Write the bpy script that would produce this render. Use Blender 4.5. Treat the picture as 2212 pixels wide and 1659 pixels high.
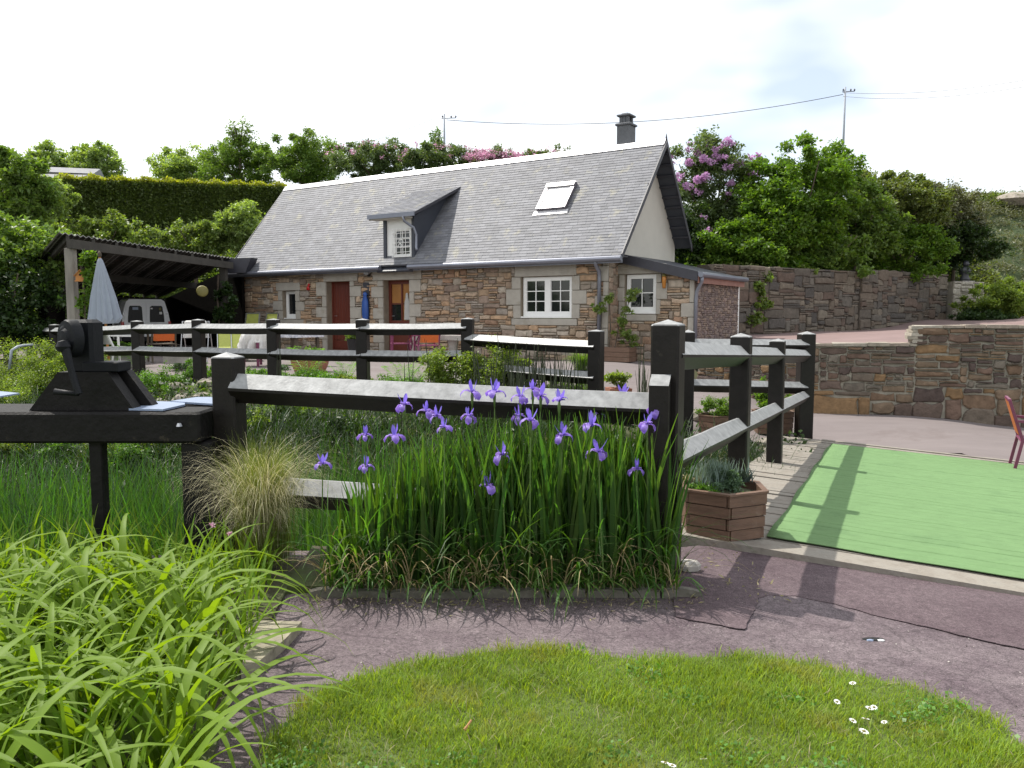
import bpy, math, random
import numpy as np
from mathutils import Vector, Matrix
random.seed(7); RNG = np.random.default_rng(7)
S = bpy.context.scene; C = bpy.context.collection
for o in list(bpy.data.objects): bpy.data.objects.remove(o)
# ------------------------------------------------------------------ camera
EYE = 1.55; PITCH = math.atan((829.5 - 678) / 1728.0)
cam_d = bpy.data.cameras.new('camera'); cam = bpy.data.objects.new('camera', cam_d); C.objects.link(cam)
cam_d.sensor_width = 36; cam_d.lens = 36 * 1728 / 2212; cam_d.clip_start = 0.05; cam_d.clip_end = 2000
cam.location = (0, 0, EYE); cam.rotation_euler = (math.radians(90) - PITCH, 0, 0)
S.camera = cam
# ------------------------------------------------------------------ sun and sky
SUN = Vector((-.80, .56, 1.5)).normalized()
sun_d = bpy.data.lights.new('sun', 'SUN'); sun = bpy.data.objects.new('sun', sun_d); C.objects.link(sun)
sun_d.energy = 5.0; sun_d.angle = math.radians(0.55); sun_d.color = (1.0, .95, .87)
sun.rotation_euler = SUN.to_track_quat('Z', 'Y').to_euler(); sun.location = (-20, 20, 30)
W_ = bpy.data.worlds.new('World'); S.world = W_; W_.use_nodes = True
nt = W_.node_tree; N = nt.nodes; L = nt.links; N.clear()
def nd(tree, t, **k):
    n = tree.nodes.new(t)
    for a, b in k.items(): setattr(n, a, b)
    return n
sky = nd(nt, 'ShaderNodeTexSky', sky_type='NISHITA'); sky.sun_disc = False
sky.sun_elevation = math.asin(SUN.z); sky.sun_rotation = math.atan2(SUN.x, SUN.y); sky.altitude = 100
bg = nd(nt, 'ShaderNodeBackground'); bg.inputs[1].default_value = .15
bg2 = nd(nt, 'ShaderNodeBackground'); bg2.inputs[0].default_value = (.97, .985, 1.0, 1); bg2.inputs[1].default_value = 1.28
tc = nd(nt, 'ShaderNodeTexCoord'); mp = nd(nt, 'ShaderNodeMapping'); mp.inputs['Scale'].default_value = (1, 1, 2.3); mp.inputs['Location'].default_value = (0.35, .2, .1)
no = nd(nt, 'ShaderNodeTexNoise'); no.inputs['Scale'].default_value = 2.1; no.inputs['Detail'].default_value = 4; no.inputs['Roughness'].default_value = .5
cr = nd(nt, 'ShaderNodeValToRGB'); cr.color_ramp.elements[0].position = .36; cr.color_ramp.elements[1].position = .52
cr.color_ramp.elements[0].color = (.34, .34, .34, 1)
mx = nd(nt, 'ShaderNodeMixShader'); out = nd(nt, 'ShaderNodeOutputWorld')
L.new(tc.outputs['Generated'], mp.inputs[0]); L.new(mp.outputs[0], no.inputs[0]); L.new(no.outputs['Fac'], cr.inputs[0])
L.new(sky.outputs[0], bg.inputs[0]); L.new(cr.outputs[0], mx.inputs[0]); L.new(bg.outputs[0], mx.inputs[1]); L.new(bg2.outputs[0], mx.inputs[2])
L.new(mx.outputs[0], out.inputs[0])
vs = S.view_settings; vs.view_transform = 'Standard'; vs.look = 'None'; vs.exposure = 0.2; vs.gamma = 1; vs.use_curve_mapping = False
S.render.engine = 'CYCLES'
S.cycles.max_bounces = 6; S.cycles.transparent_max_bounces = 6; S.cycles.diffuse_bounces = 3; S.cycles.glossy_bounces = 3; S.cycles.transmission_bounces = 3

# ------------------------------------------------------------------ helpers
def W(u, v, Y):                       # a photo point (2212 px wide reading) at distance Y -> world point
    cp, sp = math.cos(PITCH), math.sin(PITCH)
    a = (u - 1106) / 1728; b = (829.5 - v) / 1728
    d = Vector((a, cp + b * sp, -sp + b * cp)); return Vector((0, 0, EYE)) + d * (Y / d.y)
def G(u, v, z):                       # photo point on the level z
    p = W(u, v, 1.0); d = p - Vector((0, 0, EYE)); return Vector((0, 0, EYE)) + d * ((z - EYE) / d.z)

def mat(name, col, rough=.7, var=.25, scale=6, bump=.0, bscale=40, col2=None, attr=None, island=0, metal=0, spec=.5, trans=0, tcol=None, top=None, stretch=None, detail=5, dirt=None):
    m = bpy.data.materials.new(name); m.use_nodes = True; t = m.node_tree; t.nodes.clear(); k = t.links
    b = nd(t, 'ShaderNodeBsdfPrincipled'); o = nd(t, 'ShaderNodeOutputMaterial')
    b.inputs['Roughness'].default_value = rough; b.inputs['Metallic'].default_value = metal
    b.inputs['Specular IOR Level'].default_value = spec
    tc = nd(t, 'ShaderNodeTexCoord'); mp = nd(t, 'ShaderNodeMapping'); k.new(tc.outputs['Object'], mp.inputs[0])
    if stretch: mp.inputs['Scale'].default_value = stretch
    n = nd(t, 'ShaderNodeTexNoise'); n.inputs['Scale'].default_value = scale; n.inputs['Detail'].default_value = detail; n.inputs['Roughness'].default_value = .62
    k.new(mp.outputs[0], n.inputs[0])
    if attr:
        a = nd(t, 'ShaderNodeAttribute'); a.attribute_name = attr; base = a.outputs['Color']
    else:
        r = nd(t, 'ShaderNodeRGB'); r.outputs[0].default_value = (*col, 1); base = r.outputs[0]
    if col2:
        mr = nd(t, 'ShaderNodeMapRange'); mr.inputs['From Min'].default_value = .38; mr.inputs['From Max'].default_value = .62; k.new(n.outputs['Fac'], mr.inputs[0])
        mm = nd(t, 'ShaderNodeMix', data_type='RGBA'); k.new(mr.outputs[0], mm.inputs[0]); k.new(base, mm.inputs[6]); mm.inputs[7].default_value = (*col2, 1); base = mm.outputs[2]
    if top:  # upward faces take this colour, a highlight painted by normal
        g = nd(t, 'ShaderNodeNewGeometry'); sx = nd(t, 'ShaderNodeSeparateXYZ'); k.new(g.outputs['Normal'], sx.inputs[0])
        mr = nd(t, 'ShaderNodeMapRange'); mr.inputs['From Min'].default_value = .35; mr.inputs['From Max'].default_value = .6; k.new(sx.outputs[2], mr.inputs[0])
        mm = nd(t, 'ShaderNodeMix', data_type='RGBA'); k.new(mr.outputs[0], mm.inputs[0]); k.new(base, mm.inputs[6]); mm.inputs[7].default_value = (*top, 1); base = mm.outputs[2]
    hs = nd(t, 'ShaderNodeHueSaturation')
    v = nd(t, 'ShaderNodeMapRange'); v.inputs['From Min'].default_value = .25; v.inputs['From Max'].default_value = .75
    v.inputs['To Min'].default_value = 1 - var; v.inputs['To Max'].default_value = 1 + var; k.new(n.outputs['Fac'], v.inputs[0])
    val = v.outputs[0]
    if island:
        g = nd(t, 'ShaderNodeNewGeometry'); v2 = nd(t, 'ShaderNodeMapRange'); v2.inputs['To Min'].default_value = 1 - island; v2.inputs['To Max'].default_value = 1 + island
        k.new(g.outputs['Random Per Island'], v2.inputs[0]); mu = nd(t, 'ShaderNodeMath', operation='MULTIPLY'); k.new(val, mu.inputs[0]); k.new(v2.outputs[0], mu.inputs[1]); val = mu.outputs[0]
        v3 = nd(t, 'ShaderNodeMapRange'); v3.inputs['To Min'].default_value = .5 - island * .05; v3.inputs['To Max'].default_value = .5 + island * .04
        w1 = nd(t, 'ShaderNodeMath', operation='MULTIPLY'); w1.inputs[1].default_value = 7.31; w2 = nd(t, 'ShaderNodeMath', operation='FRACT')
        k.new(g.outputs['Random Per Island'], w1.inputs[0]); k.new(w1.outputs[0], w2.inputs[0]); k.new(w2.outputs[0], v3.inputs[0]); k.new(v3.outputs[0], hs.inputs['Hue'])
    k.new(val, hs.inputs['Value']); k.new(base, hs.inputs['Color'])
    fin = hs.outputs[0]
    if dirt:      # blotches of another colour: (colour, scale, threshold, amount)
        n2 = nd(t, 'ShaderNodeTexNoise'); n2.inputs['Scale'].default_value = dirt[1]; n2.inputs['Detail'].default_value = 7; n2.inputs['Roughness'].default_value = .7; k.new(tc.outputs['Object'], n2.inputs[0])
        mr = nd(t, 'ShaderNodeMapRange'); mr.inputs['From Min'].default_value = dirt[2]; mr.inputs['From Max'].default_value = dirt[2] + .07; mr.inputs['To Max'].default_value = dirt[3]; k.new(n2.outputs['Fac'], mr.inputs[0])
        mm = nd(t, 'ShaderNodeMix', data_type='RGBA'); k.new(mr.outputs[0], mm.inputs[0]); k.new(fin, mm.inputs[6]); mm.inputs[7].default_value = (*dirt[0], 1); fin = mm.outputs[2]
    k.new(fin, b.inputs['Base Color'])
    if bump:
        n3 = nd(t, 'ShaderNodeTexNoise'); n3.inputs['Scale'].default_value = bscale; n3.inputs['Detail'].default_value = 6; k.new(mp.outputs[0], n3.inputs[0])
        bp = nd(t, 'ShaderNodeBump'); bp.inputs['Strength'].default_value = bump; bp.inputs['Distance'].default_value = .02; k.new(n3.outputs['Fac'], bp.inputs['Height']); k.new(bp.outputs[0], b.inputs['Normal'])
    if trans:
        tr = nd(t, 'ShaderNodeBsdfTranslucent'); ms = nd(t, 'ShaderNodeMixShader'); ms.inputs[0].default_value = trans
        h2 = nd(t, 'ShaderNodeMix', data_type='RGBA', blend_type='MULTIPLY'); h2.inputs[0].default_value = 1; h2.inputs[7].default_value = (*(tcol or (1.5, 1.6, .5)), 1); k.new(fin, h2.inputs[6]); k.new(h2.outputs[2], tr.inputs[0])
        k.new(b.outputs[0], ms.inputs[1]); k.new(tr.outputs[0], ms.inputs[2]); k.new(ms.outputs[0], o.inputs[0])
    else: k.new(b.outputs[0], o.inputs[0])
    return m

def ground_mat(name, c1, c2, fine, var, cracks):
    m = bpy.data.materials.new(name); m.use_nodes = True; t = m.node_tree; t.nodes.clear(); k = t.links
    b = nd(t, 'ShaderNodeBsdfPrincipled'); o = nd(t, 'ShaderNodeOutputMaterial'); k.new(b.outputs[0], o.inputs[0]); b.inputs['Roughness'].default_value = .9; b.inputs['Specular IOR Level'].default_value = .3
    tc = nd(t, 'ShaderNodeTexCoord'); vo = nd(t, 'ShaderNodeTexVoronoi'); vo.inputs['Scale'].default_value = fine; k.new(tc.outputs['Object'], vo.inputs[0])
    n1 = nd(t, 'ShaderNodeTexNoise'); n1.inputs['Scale'].default_value = 1.7; n1.inputs['Detail'].default_value = 9; n1.inputs['Roughness'].default_value = .72; k.new(tc.outputs['Object'], n1.inputs[0])
    mr = nd(t, 'ShaderNodeMapRange'); mr.inputs['From Min'].default_value = .36; mr.inputs['From Max'].default_value = .62; k.new(n1.outputs['Fac'], mr.inputs[0])
    mm = nd(t, 'ShaderNodeMix', data_type='RGBA'); k.new(mr.outputs[0], mm.inputs[0]); mm.inputs[6].default_value = (*c2, 1); mm.inputs[7].default_value = (*c1, 1)
    bw = nd(t, 'ShaderNodeSeparateColor'); k.new(vo.outputs['Color'], bw.inputs[0]); v = nd(t, 'ShaderNodeMapRange'); v.inputs['To Min'].default_value = 1 - var; v.inputs['To Max'].default_value = 1 + var * 1.3; k.new(bw.outputs[0], v.inputs[0])
    n4 = nd(t, 'ShaderNodeTexNoise'); n4.inputs['Scale'].default_value = 26; n4.inputs['Detail'].default_value = 5; n4.inputs['Roughness'].default_value = .7; k.new(tc.outputs['Object'], n4.inputs[0]); v4 = nd(t, 'ShaderNodeMapRange'); v4.inputs['From Min'].default_value = .3; v4.inputs['From Max'].default_value = .7; v4.inputs['To Min'].default_value = .72; v4.inputs['To Max'].default_value = 1.22; k.new(n4.outputs['Fac'], v4.inputs[0])
    mu = nd(t, 'ShaderNodeMath', operation='MULTIPLY'); k.new(v.outputs[0], mu.inputs[0]); k.new(v4.outputs[0], mu.inputs[1]); val = mu.outputs[0]
    if cracks:
        nw = nd(t, 'ShaderNodeTexNoise'); nw.inputs['Scale'].default_value = 3; nw.inputs['Detail'].default_value = 6; k.new(tc.outputs['Object'], nw.inputs[0]); ad = nd(t, 'ShaderNodeVectorMath', operation='MULTIPLY_ADD'); k.new(nw.outputs['Color'], ad.inputs[0]); ad.inputs[1].default_value = (.5, .5, .5); k.new(tc.outputs['Object'], ad.inputs[2])
        vc = nd(t, 'ShaderNodeTexVoronoi', feature='DISTANCE_TO_EDGE'); vc.inputs['Scale'].default_value = 2.6; k.new(ad.outputs[0], vc.inputs[0]); cm = nd(t, 'ShaderNodeMapRange'); cm.inputs['From Min'].default_value = .004; cm.inputs['From Max'].default_value = .016; cm.inputs['To Min'].default_value = .72; k.new(vc.outputs['Distance'], cm.inputs[0])
        m2 = nd(t, 'ShaderNodeMath', operation='MULTIPLY'); k.new(val, m2.inputs[0]); k.new(cm.outputs[0], m2.inputs[1]); val = m2.outputs[0]
    hs = nd(t, 'ShaderNodeHueSaturation'); k.new(val, hs.inputs['Value']); k.new(mm.outputs[2], hs.inputs['Color']); k.new(hs.outputs[0], b.inputs['Base Color'])
    bp = nd(t, 'ShaderNodeBump'); bp.inputs['Strength'].default_value = .8; bp.inputs['Distance'].default_value = .006; k.new(vo.outputs['Distance'], bp.inputs['Height']); k.new(bp.outputs[0], b.inputs['Normal']); return m

def tag(o, label=None, cat=None, group=None, kind=None):
    if label: o['label'] = label
    if cat: o['category'] = cat
    if group: o['group'] = group
    if kind: o['kind'] = kind
    return o
def empty(name, label, cat, loc=(0, 0, 0), rz=0, group=None, tilt=None):
    o = bpy.data.objects.new(name, None); C.objects.link(o); o.empty_display_size = .1
    o.location = loc; o.rotation_euler = (tilt[0] if tilt else 0, tilt[1] if tilt else 0, rz); tag(o, label, cat, group); return o
def link(name, me, parent=None, loc=None, rot=None, sc=None):
    o = bpy.data.objects.new(name, me); C.objects.link(o)
    if parent: o.parent = parent
    if loc is not None: o.location = loc
    if rot is not None: o.rotation_euler = rot
    if sc is not None: o.scale = (sc, sc, sc) if isinstance(sc, (int, float)) else sc
    return o
def copy_tree(o, parent=None):
    c = o.copy(); C.objects.link(c)
    if parent: c.parent = parent
    for ch in o.children: copy_tree(ch, c)
    return c
class MB:                             # collects faces for ONE mesh
    def __init__(s): s.v = []; s.f = []; s.c = []; s.col = None
    def add(s, vs, fs):
        o = len(s.v); s.v += [tuple(v) for v in vs]; s.f += [tuple(i + o for i in f) for f in fs]
        s.c += [s.col or (1, 1, 1)] * len(fs)
    def box(s, a, b, bev=0, M=None):
        x0, y0, z0 = a; x1, y1, z1 = b
        if bev:
            e = bev; vs = []
            for z, i in ((z0, e), (z0 + e, 0), (z1 - e, 0), (z1, e)):
                j = e if i == 0 else e * .3 + i
                vs += [(x0 + i + j, y0 + i, z), (x1 - i - j, y0 + i, z), (x1 - i, y0 + i + j, z), (x1 - i, y1 - i - j, z), (x1 - i - j, y1 - i, z), (x0 + i + j, y1 - i, z), (x0 + i, y1 - i - j, z), (x0 + i, y0 + i + j, z)]
            fs = [tuple(range(7, -1, -1)), tuple(range(24, 32))]
            for r in range(3):
                for q in range(8): fs.append((r * 8 + q, r * 8 + (q + 1) % 8, r * 8 + 8 + (q + 1) % 8, r * 8 + 8 + q))
        else:
            vs = [(x0, y0, z0), (x1, y0, z0), (x1, y1, z0), (x0, y1, z0), (x0, y0, z1), (x1, y0, z1), (x1, y1, z1), (x0, y1, z1)]
            fs = [(3, 2, 1, 0), (4, 5, 6, 7), (0, 1, 5, 4), (1, 2, 6, 5), (2, 3, 7, 6), (3, 0, 4, 7)]
        if M is not None: vs = [M @ Vector(v) for v in vs]
        s.add(vs, fs); return s
    def beam(s, p, q, w, h, roll=0, up=(0, 0, 1), taper=1):     # squared bar from p to q
        p = Vector(p); q = Vector(q); d = (q - p).normalized(); u = Vector(up)
        x = d.cross(u)
        if x.length < 1e-4: x = d.cross(Vector((0, 1, 0)))
        x.normalize(); y = x.cross(d).normalized()
        c, n = math.cos(roll), math.sin(roll); X = x * c + y * n; Y = y * c - x * n; vs = []
        for P, t in ((p, 1), (q, taper)):
            for a, b in ((-1, -1), (1, -1), (1, 1), (-1, 1)): vs.append(P + X * (a * w / 2 * t) + Y * (b * h / 2 * t))
        s.add(vs, [(3, 2, 1, 0), (4, 5, 6, 7), (0, 1, 5, 4), (1, 2, 6, 5), (2, 3, 7, 6), (3, 0, 4, 7)]); return s
    def tube(s, pts, r, n=8, r2=None, caps=True):
        pts = [Vector(p) for p in pts]; m = len(pts); vs = []; px = None
        for i, p in enumerate(pts):
            d = (pts[min(i + 1, m - 1)] - pts[max(i - 1, 0)]).normalized()
            x = px - d * px.dot(d) if px is not None else d.cross(Vector((0, 0, 1)))
            if x.length < 1e-4: x = d.cross(Vector((0, 1, 0)))
            x.normalize(); px = x; y = d.cross(x); rr = r if r2 is None else r + (r2 - r) * i / (m - 1)
            if isinstance(r, (list, tuple)): rr = r[i]
            for k in range(n):
                a = 2 * math.pi * k / n; vs.append(p + x * (math.cos(a) * rr) + y * (math.sin(a) * rr))
        fs = []
        for i in range(m - 1):
            for k in range(n): fs.append((i * n + k, i * n + (k + 1) % n, (i + 1) * n + (k + 1) % n, (i + 1) * n + k))
        if caps: fs += [tuple(range(n - 1, -1, -1)), tuple(range((m - 1) * n, m * n))]
        s.add(vs, fs); return s
    def prism(s, poly, axis_vec, M=None):        # polygon (3D points) pushed along a vector
        a = Vector(axis_vec); n = len(poly); vs = [Vector(p) for p in poly] + [Vector(p) + a for p in poly]
        if M is not None: vs = [M @ v for v in vs]
        s.add(vs, [tuple(range(n - 1, -1, -1)), tuple(range(n, 2 * n))] + [(i, (i + 1) % n, n + (i + 1) % n, n + i) for i in range(n)]); return s
    def lathe(s, prof, n=16, c=(0, 0, 0), sx=1, sy=1, caps=True):
        vs = []
        for r, z in prof:
            for k in range(n):
                a = 2 * math.pi * k / n + .01; vs.append((c[0] + math.cos(a) * r * sx, c[1] + math.sin(a) * r * sy, c[2] + z))
        fs = [(i * n + k, i * n + (k + 1) % n, (i + 1) * n + (k + 1) % n, (i + 1) * n + k) for i in range(len(prof) - 1) for k in range(n)]
        if caps: fs += [tuple(range(n - 1, -1, -1)), tuple(range((len(prof) - 1) * n, len(prof) * n))]
        s.add(vs, fs); return s
    def mesh(s, name, m, smooth=False, col=False):
        me = bpy.data.meshes.new(name); me.from_pydata([tuple(v) for v in s.v], [], s.f); me.materials.append(m)
        if col:
            ca = me.color_attributes.new('Col', 'FLOAT_COLOR', 'CORNER'); dat = []
            for f, c in zip(s.f, s.c): dat += [c[0], c[1], c[2], 1.0] * len(f)
            ca.data.foreach_set('color', dat)
        me.validate(); 
        if smooth: me.shade_smooth()
        me.update(); return me
    def build(s, name, m, parent=None, smooth=False, col=False, auto=False):
        me = s.mesh(name, m, smooth, col); o = link(name, me, parent)
        if auto:
            me.shade_smooth()
            for e in me.edges: pass
            me.set_sharp_from_angle(angle=math.radians(35))
        return o
def npmesh(name, V, F, m, smooth=False, parent=None, kind=None):
    me = bpy.data.meshes.new(name); V = np.asarray(V, np.float32).reshape(-1, 3); F = np.asarray(F, np.int32); k = F.shape[1]
    me.vertices.add(len(V)); me.vertices.foreach_set('co', V.ravel()); me.loops.add(F.size); me.loops.foreach_set('vertex_index', F.ravel())
    me.polygons.add(len(F)); me.polygons.foreach_set('loop_start', np.arange(0, F.size, k, dtype=np.int32)); me.update(calc_edges=True)
    me.materials.append(m)
    if smooth: me.shade_smooth()
    o = link(name, me, parent)
    if kind: o['kind'] = kind
    return o
def leaves_vf(P, size, rng, asp=.55, up=.3, fold=.25, off=0):     # rhombus leaves at the points P
    n = len(P); nn = rng.normal(size=(n, 3)); nn[:, 2] += 1.1; nn /= np.linalg.norm(nn, axis=1)[:, None]
    d = rng.normal(size=(n, 3)); d[:, 2] -= up; d -= nn * (d * nn).sum(1)[:, None]; d /= np.linalg.norm(d, axis=1)[:, None] + 1e-9; x = np.cross(d, nn)
    s = (size * rng.uniform(.45, 1.55, n))[:, None]
    V = np.stack([P, P + d * s * .45 + x * s * asp * .5 + nn * s * fold * .3, P + d * s, P + d * s * .45 - x * s * asp * .5 + nn * s * fold * .3], 1)
    return V.reshape(-1, 3), np.arange(n * 4).reshape(n, 4)
def blades_vf(P, az, h, w, a0, a1, rng, seg=4, k=1.5, wp=.75, twist=.6):   # arched strips: a0/a1 lean from upright at root/tip
    n = len(P); t = np.linspace(0, 1, seg + 1); tm = (t[:-1] + t[1:]) / 2
    ang = a0[:, None] + (a1 - a0)[:, None] * tm[None] ** k
    dl = (h / seg)[:, None]; hx = np.concatenate([np.zeros((n, 1)), np.cumsum(np.sin(ang) * dl, 1)], 1); hz = np.concatenate([np.zeros((n, 1)), np.cumsum(np.cos(ang) * dl, 1)], 1)
    ca, sa = np.cos(az)[:, None], np.sin(az)[:, None]
    ctr = np.stack([P[:, :1] + hx * ca, P[:, 1:2] + hx * sa, P[:, 2:3] + hz], 2)
    tw = az[:, None] + np.pi / 2 + (rng.uniform(-twist, twist, n))[:, None] + np.zeros((1, seg + 1))
    ww = (w[:, None] * np.clip(1 - t[None] ** 2.2, .04, 1) ** wp * (.55 + .45 * np.minimum(1, t[None] * 5))) / 2
    sd = np.stack([np.cos(tw) * ww, np.sin(tw) * ww, np.zeros_like(ww)], 2)
    V = np.stack([ctr - sd, ctr + sd], 2).reshape(-1, 3); b = (np.arange(n) * (seg + 1) * 2)[:, None] + (np.arange(seg) * 2)[None]; b = b.ravel()
    return V, np.stack([b, b + 1, b + 3, b + 2], 1)
def merge(*vf):
    Vs, Fs, o = [], [], 0
    for V, F in vf: Vs.append(V); Fs.append(F + o); o += len(V)
    return np.concatenate(Vs), np.concatenate(Fs)
def canopy_pts(c, r, n, rng, nc=26, cr=.34, low=.0, flat=1):     # points on many small clumps over an ellipsoid
    c = np.array(c); r = np.array(r); d = rng.normal(size=(nc, 3)); d /= np.linalg.norm(d, axis=1)[:, None]
    lob = 1 + .16 * np.sin(d[:, 0] * 4.1 + c[0]) * np.cos(d[:, 2] * 3.7 + c[2] * 2) + .10 * np.sin(d[:, 0] * 9 + d[:, 2] * 7)
    cc = c + d * r * (rng.uniform(.12, .93, nc) ** .6 * lob)[:, None]; k = rng.choice(nc, n, p=(lambda w: w / w.sum())(rng.uniform(.4, 1, nc))); q = rng.normal(size=(n, 3)); q /= np.linalg.norm(q, axis=1)[:, None]
    rr = (min(r) * .5 + np.mean(r) * .5) * cr * rng.uniform(.5, 1.35, nc)
    spr = np.where(rng.random(n) < .08, rng.uniform(1.1, 1.5, n), rng.uniform(.35, 1.1, n))
    return cc[k] + q * (rr[k] * spr)[:, None] * np.array([1, 1, .75 * flat])

# ------------------------------------------------------------------ materials
M_wood = mat('dark_stained_wood', (.012, .010, .009), .42, .35, 16, .07, 60, top=(.29, .295, .295), spec=.25, dirt=((.07, .062, .05), 11, .66, .4))  # pale colour on upward faces imitates the sun and sky highlight
M_woodb = mat('tarred_wood', (.008, .0072, .007), .6, .5, 6, .3, 26, spec=.2, dirt=((.06, .05, .035), 12, .62, .6))
M_iron = mat('dark_cast_iron', (.008, .009, .011), .55, .3, 9, .12, 40, spec=.2)
M_plank = mat('weathered_plank', (.30, .275, .235), .85, .45, 7, .6, 22, col2=(.17, .15, .125), stretch=(1, 1, 1))
M_carpet = mat('green_outdoor_carpet', (.165, .275, .125), .95, .09, 7, .5, 300, spec=.1, dirt=((.125, .215, .10), 2.2, .55, .4), stretch=(1, 1.7, 1))
M_path = ground_mat('purple_tarmac_old', (.160, .130, .137), (.098, .074, .083), 150, .30, True)
M_path2 = ground_mat('purple_tarmac_new', (.128, .096, .104), (.088, .062, .070), 170, .26, False)
M_yard = mat('pinkish_tarmac', (.185, .160, .157), .9, .10, 1.2, .2, 60, spec=.2, dirt=((.15, .125, .12), .6, .55, .6), stretch=(1, 4, 1))
M_road = mat('reddish_road', (.215, .155, .148), .9, .14, 1.5, .2, 60, spec=.2, dirt=((.20, .14, .13), .5, .55, .5))
M_soil = mat('bank_soil', (.065, .05, .032), .95, .4, 3, .7, 12, col2=(.05, .07, .02))
M_hill = mat('hill_ground', (.055, .085, .025), .95, .4, .6, .5, 4, col2=(.035, .05, .018))
M_stone = mat('rubble_stone', (1, 1, 1), .85, .35, 9, .7, 28, attr='Col', spec=.3)
M_granite = mat('dressed_granite', (.37, .345, .30), .85, .14, 5, .3, 60, spec=.3, dirt=((.27, .24, .19), 2, .56, .5))
M_mortar = mat('lime_mortar', (.23, .19, .14), .95, .25, 4, .5, 30)
M_mortd = mat('old_mortar', (.09, .075, .06), .95, .3, 4, .5, 30)
M_mortg = mat('pale_mortar', (.30, .28, .23), .95, .3, 4, .6, 24)
M_slate = mat('grey_slate', (.165, .168, .184), .62, .14, 1.6, .15, 26, island=.17, spec=.22, dirt=((.27, .26, .215), 2.3, .565, .75))
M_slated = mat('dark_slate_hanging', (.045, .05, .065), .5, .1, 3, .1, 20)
M_render = mat('cream_render', (.52, .50, .44), .9, .07, 2, .15, 50)
M_white = mat('white_paint', (.80, .80, .78), .35, .04, 3)
M_whitem = mat('white_plastic', (.78, .78, .76), .4, .03, 3)
M_zinc = mat('zinc_gutter', (.20, .21, .25), .38, .12, 3, metal=.5)
M_ridge = mat('ridge_zinc', (.62, .61, .63), .4, .08, 3, metal=.2)
M_darkt = mat('dark_timber_trim', (.035, .035, .045), .5, .2, 6)
M_door = mat('oxblood_door', (.115, .025, .015), .4, .15, 3, .1, 20, stretch=(6, 1, .5))
M_amber = mat('amber_panel', (.34, .16, .05), .3, .2, 3)
M_glass = mat('window_glass', (.012, .014, .016), .04, .1, 2, spec=.7)
M_curt = mat('net_curtain', (.45, .45, .43), .9, .1, 3)
M_cham = mat('chimney_grey', (.115, .12, .13), .8, .25, 5, .3, 20)
M_van = mat('van_paint', (.86, .88, .90), .28, .03, 2)
M_rub = mat('black_rubber', (.015, .015, .016), .7, .1, 3)
M_red = mat('red_lens', (.45, .01, .012), .2, .05, 3)
M_steel = mat('bare_metal', (.45, .46, .48), .3, .1, 4, metal=.9)
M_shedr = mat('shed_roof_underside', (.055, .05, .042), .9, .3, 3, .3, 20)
M_shedw = mat('shed_boards_and_gable_shade', (.009, .008, .007), .9, .4, 4, .4, 20, spec=.03)  # near black, also stands in for shade on the cottage's left gable
M_postg = mat('grey_weathered_post', (.24, .22, .19), .85, .35, 6, .5, 24, stretch=(1, 1, .2))
M_canv = mat('grey_blue_canvas', (.33, .37, .43), .85, .08, 4, trans=.15, tcol=(1, 1, 1.1))
M_purple = mat('plum_plastic', (.17, .035, .085), .35, .1, 4)
M_orange = mat('orange_mesh_fabric', (.55, .20, .055), .7, .1, 30, trans=.35, tcol=(1.4, 1, .6))
M_lime = mat('lime_mesh_fabric', (.38, .42, .09), .7, .1, 20, trans=.3, tcol=(1.2, 1.2, .6))
M_film = mat('white_cloth', (.75, .74, .72), .55, .08, 8, .3, 12, trans=.3, tcol=(1, 1, 1))
M_pat = mat('patterned_oilcloth', (.78, .78, .80), .35, .2, 26, col2=(.35, .36, .44))
M_conc = mat('grey_concrete', (.36, .34, .31), .9, .2, 6, .5, 30)
M_terr = mat('terracotta', (.30, .12, .075), .8, .25, 6, .2, 20)
M_plumpot = mat('plum_glazed_trough', (.22, .03, .075), .3, .1, 4)
M_planter = mat('brown_planter_wood', (.135, .078, .050), .6, .35, 5, .3, 30, stretch=(1, 1, 5), dirt=((.20, .14, .10), 5, .58, .5))
M_blue = mat('blue_canvas', (.02, .075, .30), .5, .15, 6)
M_bluep = mat('pale_blue_sheet', (.25, .31, .43), .35, .06, 3)
M_bluee = mat('sheet_edge_blue', (.03, .04, .16), .5, .1, 3)
M_ywood = mat('orange_birdhouse_wood', (.50, .21, .05), .6, .15, 8)
M_black = mat('hole_black', (.004, .004, .004), .8, 0, 3)
M_yell = mat('yellow_disc', (.15, .13, .03), .6, .15, 4)
M_wire = mat('black_cable', (.02, .02, .022), .6, 0, 3)
M_poleg = mat('grey_pole', (.30, .33, .38), .6, .1, 3)
M_rock = mat('rockery_stone', (.27, .24, .20), .9, .4, 6, .9, 14, dirt=((.09, .10, .03), 5, .54, .9))
M_edge = mat('edging_concrete', (.13, .12, .10), .9, .3, 9, .7, 26, dirt=((.09, .10, .05), 6, .58, .7))
M_water = mat('stream_water', (.012, .018, .010), .06, .1, 2, .15, 5)
def leafm(n, c, tr=.42, isl=.3, rough=.45, var=.3, sc=.8, tc=(1.7, 1.75, .45), dirt=None): return mat(n, c, rough, var, sc, island=isl, trans=tr, tcol=tc, spec=.35, detail=3, dirt=dirt)
M_ivy = leafm('ivy_leaf', (.075, .125, .028)); M_ivy2 = leafm('bramble_leaf', (.155, .22, .060), .4, .4)
M_hedge = leafm('hedge_leaf', (.085, .120, .030), .35); M_hedget = leafm('hedge_lit_top_leaf', (.24, .26, .035), .5)  # second leaf carries sunlight on the hedge top in its colour
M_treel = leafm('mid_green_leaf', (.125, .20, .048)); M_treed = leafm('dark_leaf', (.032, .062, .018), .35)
M_treeb = leafm('bright_green_leaf', (.105, .19, .028), .45); M_treep = leafm('pale_far_leaf', (.22, .30, .11), .45)
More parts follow.
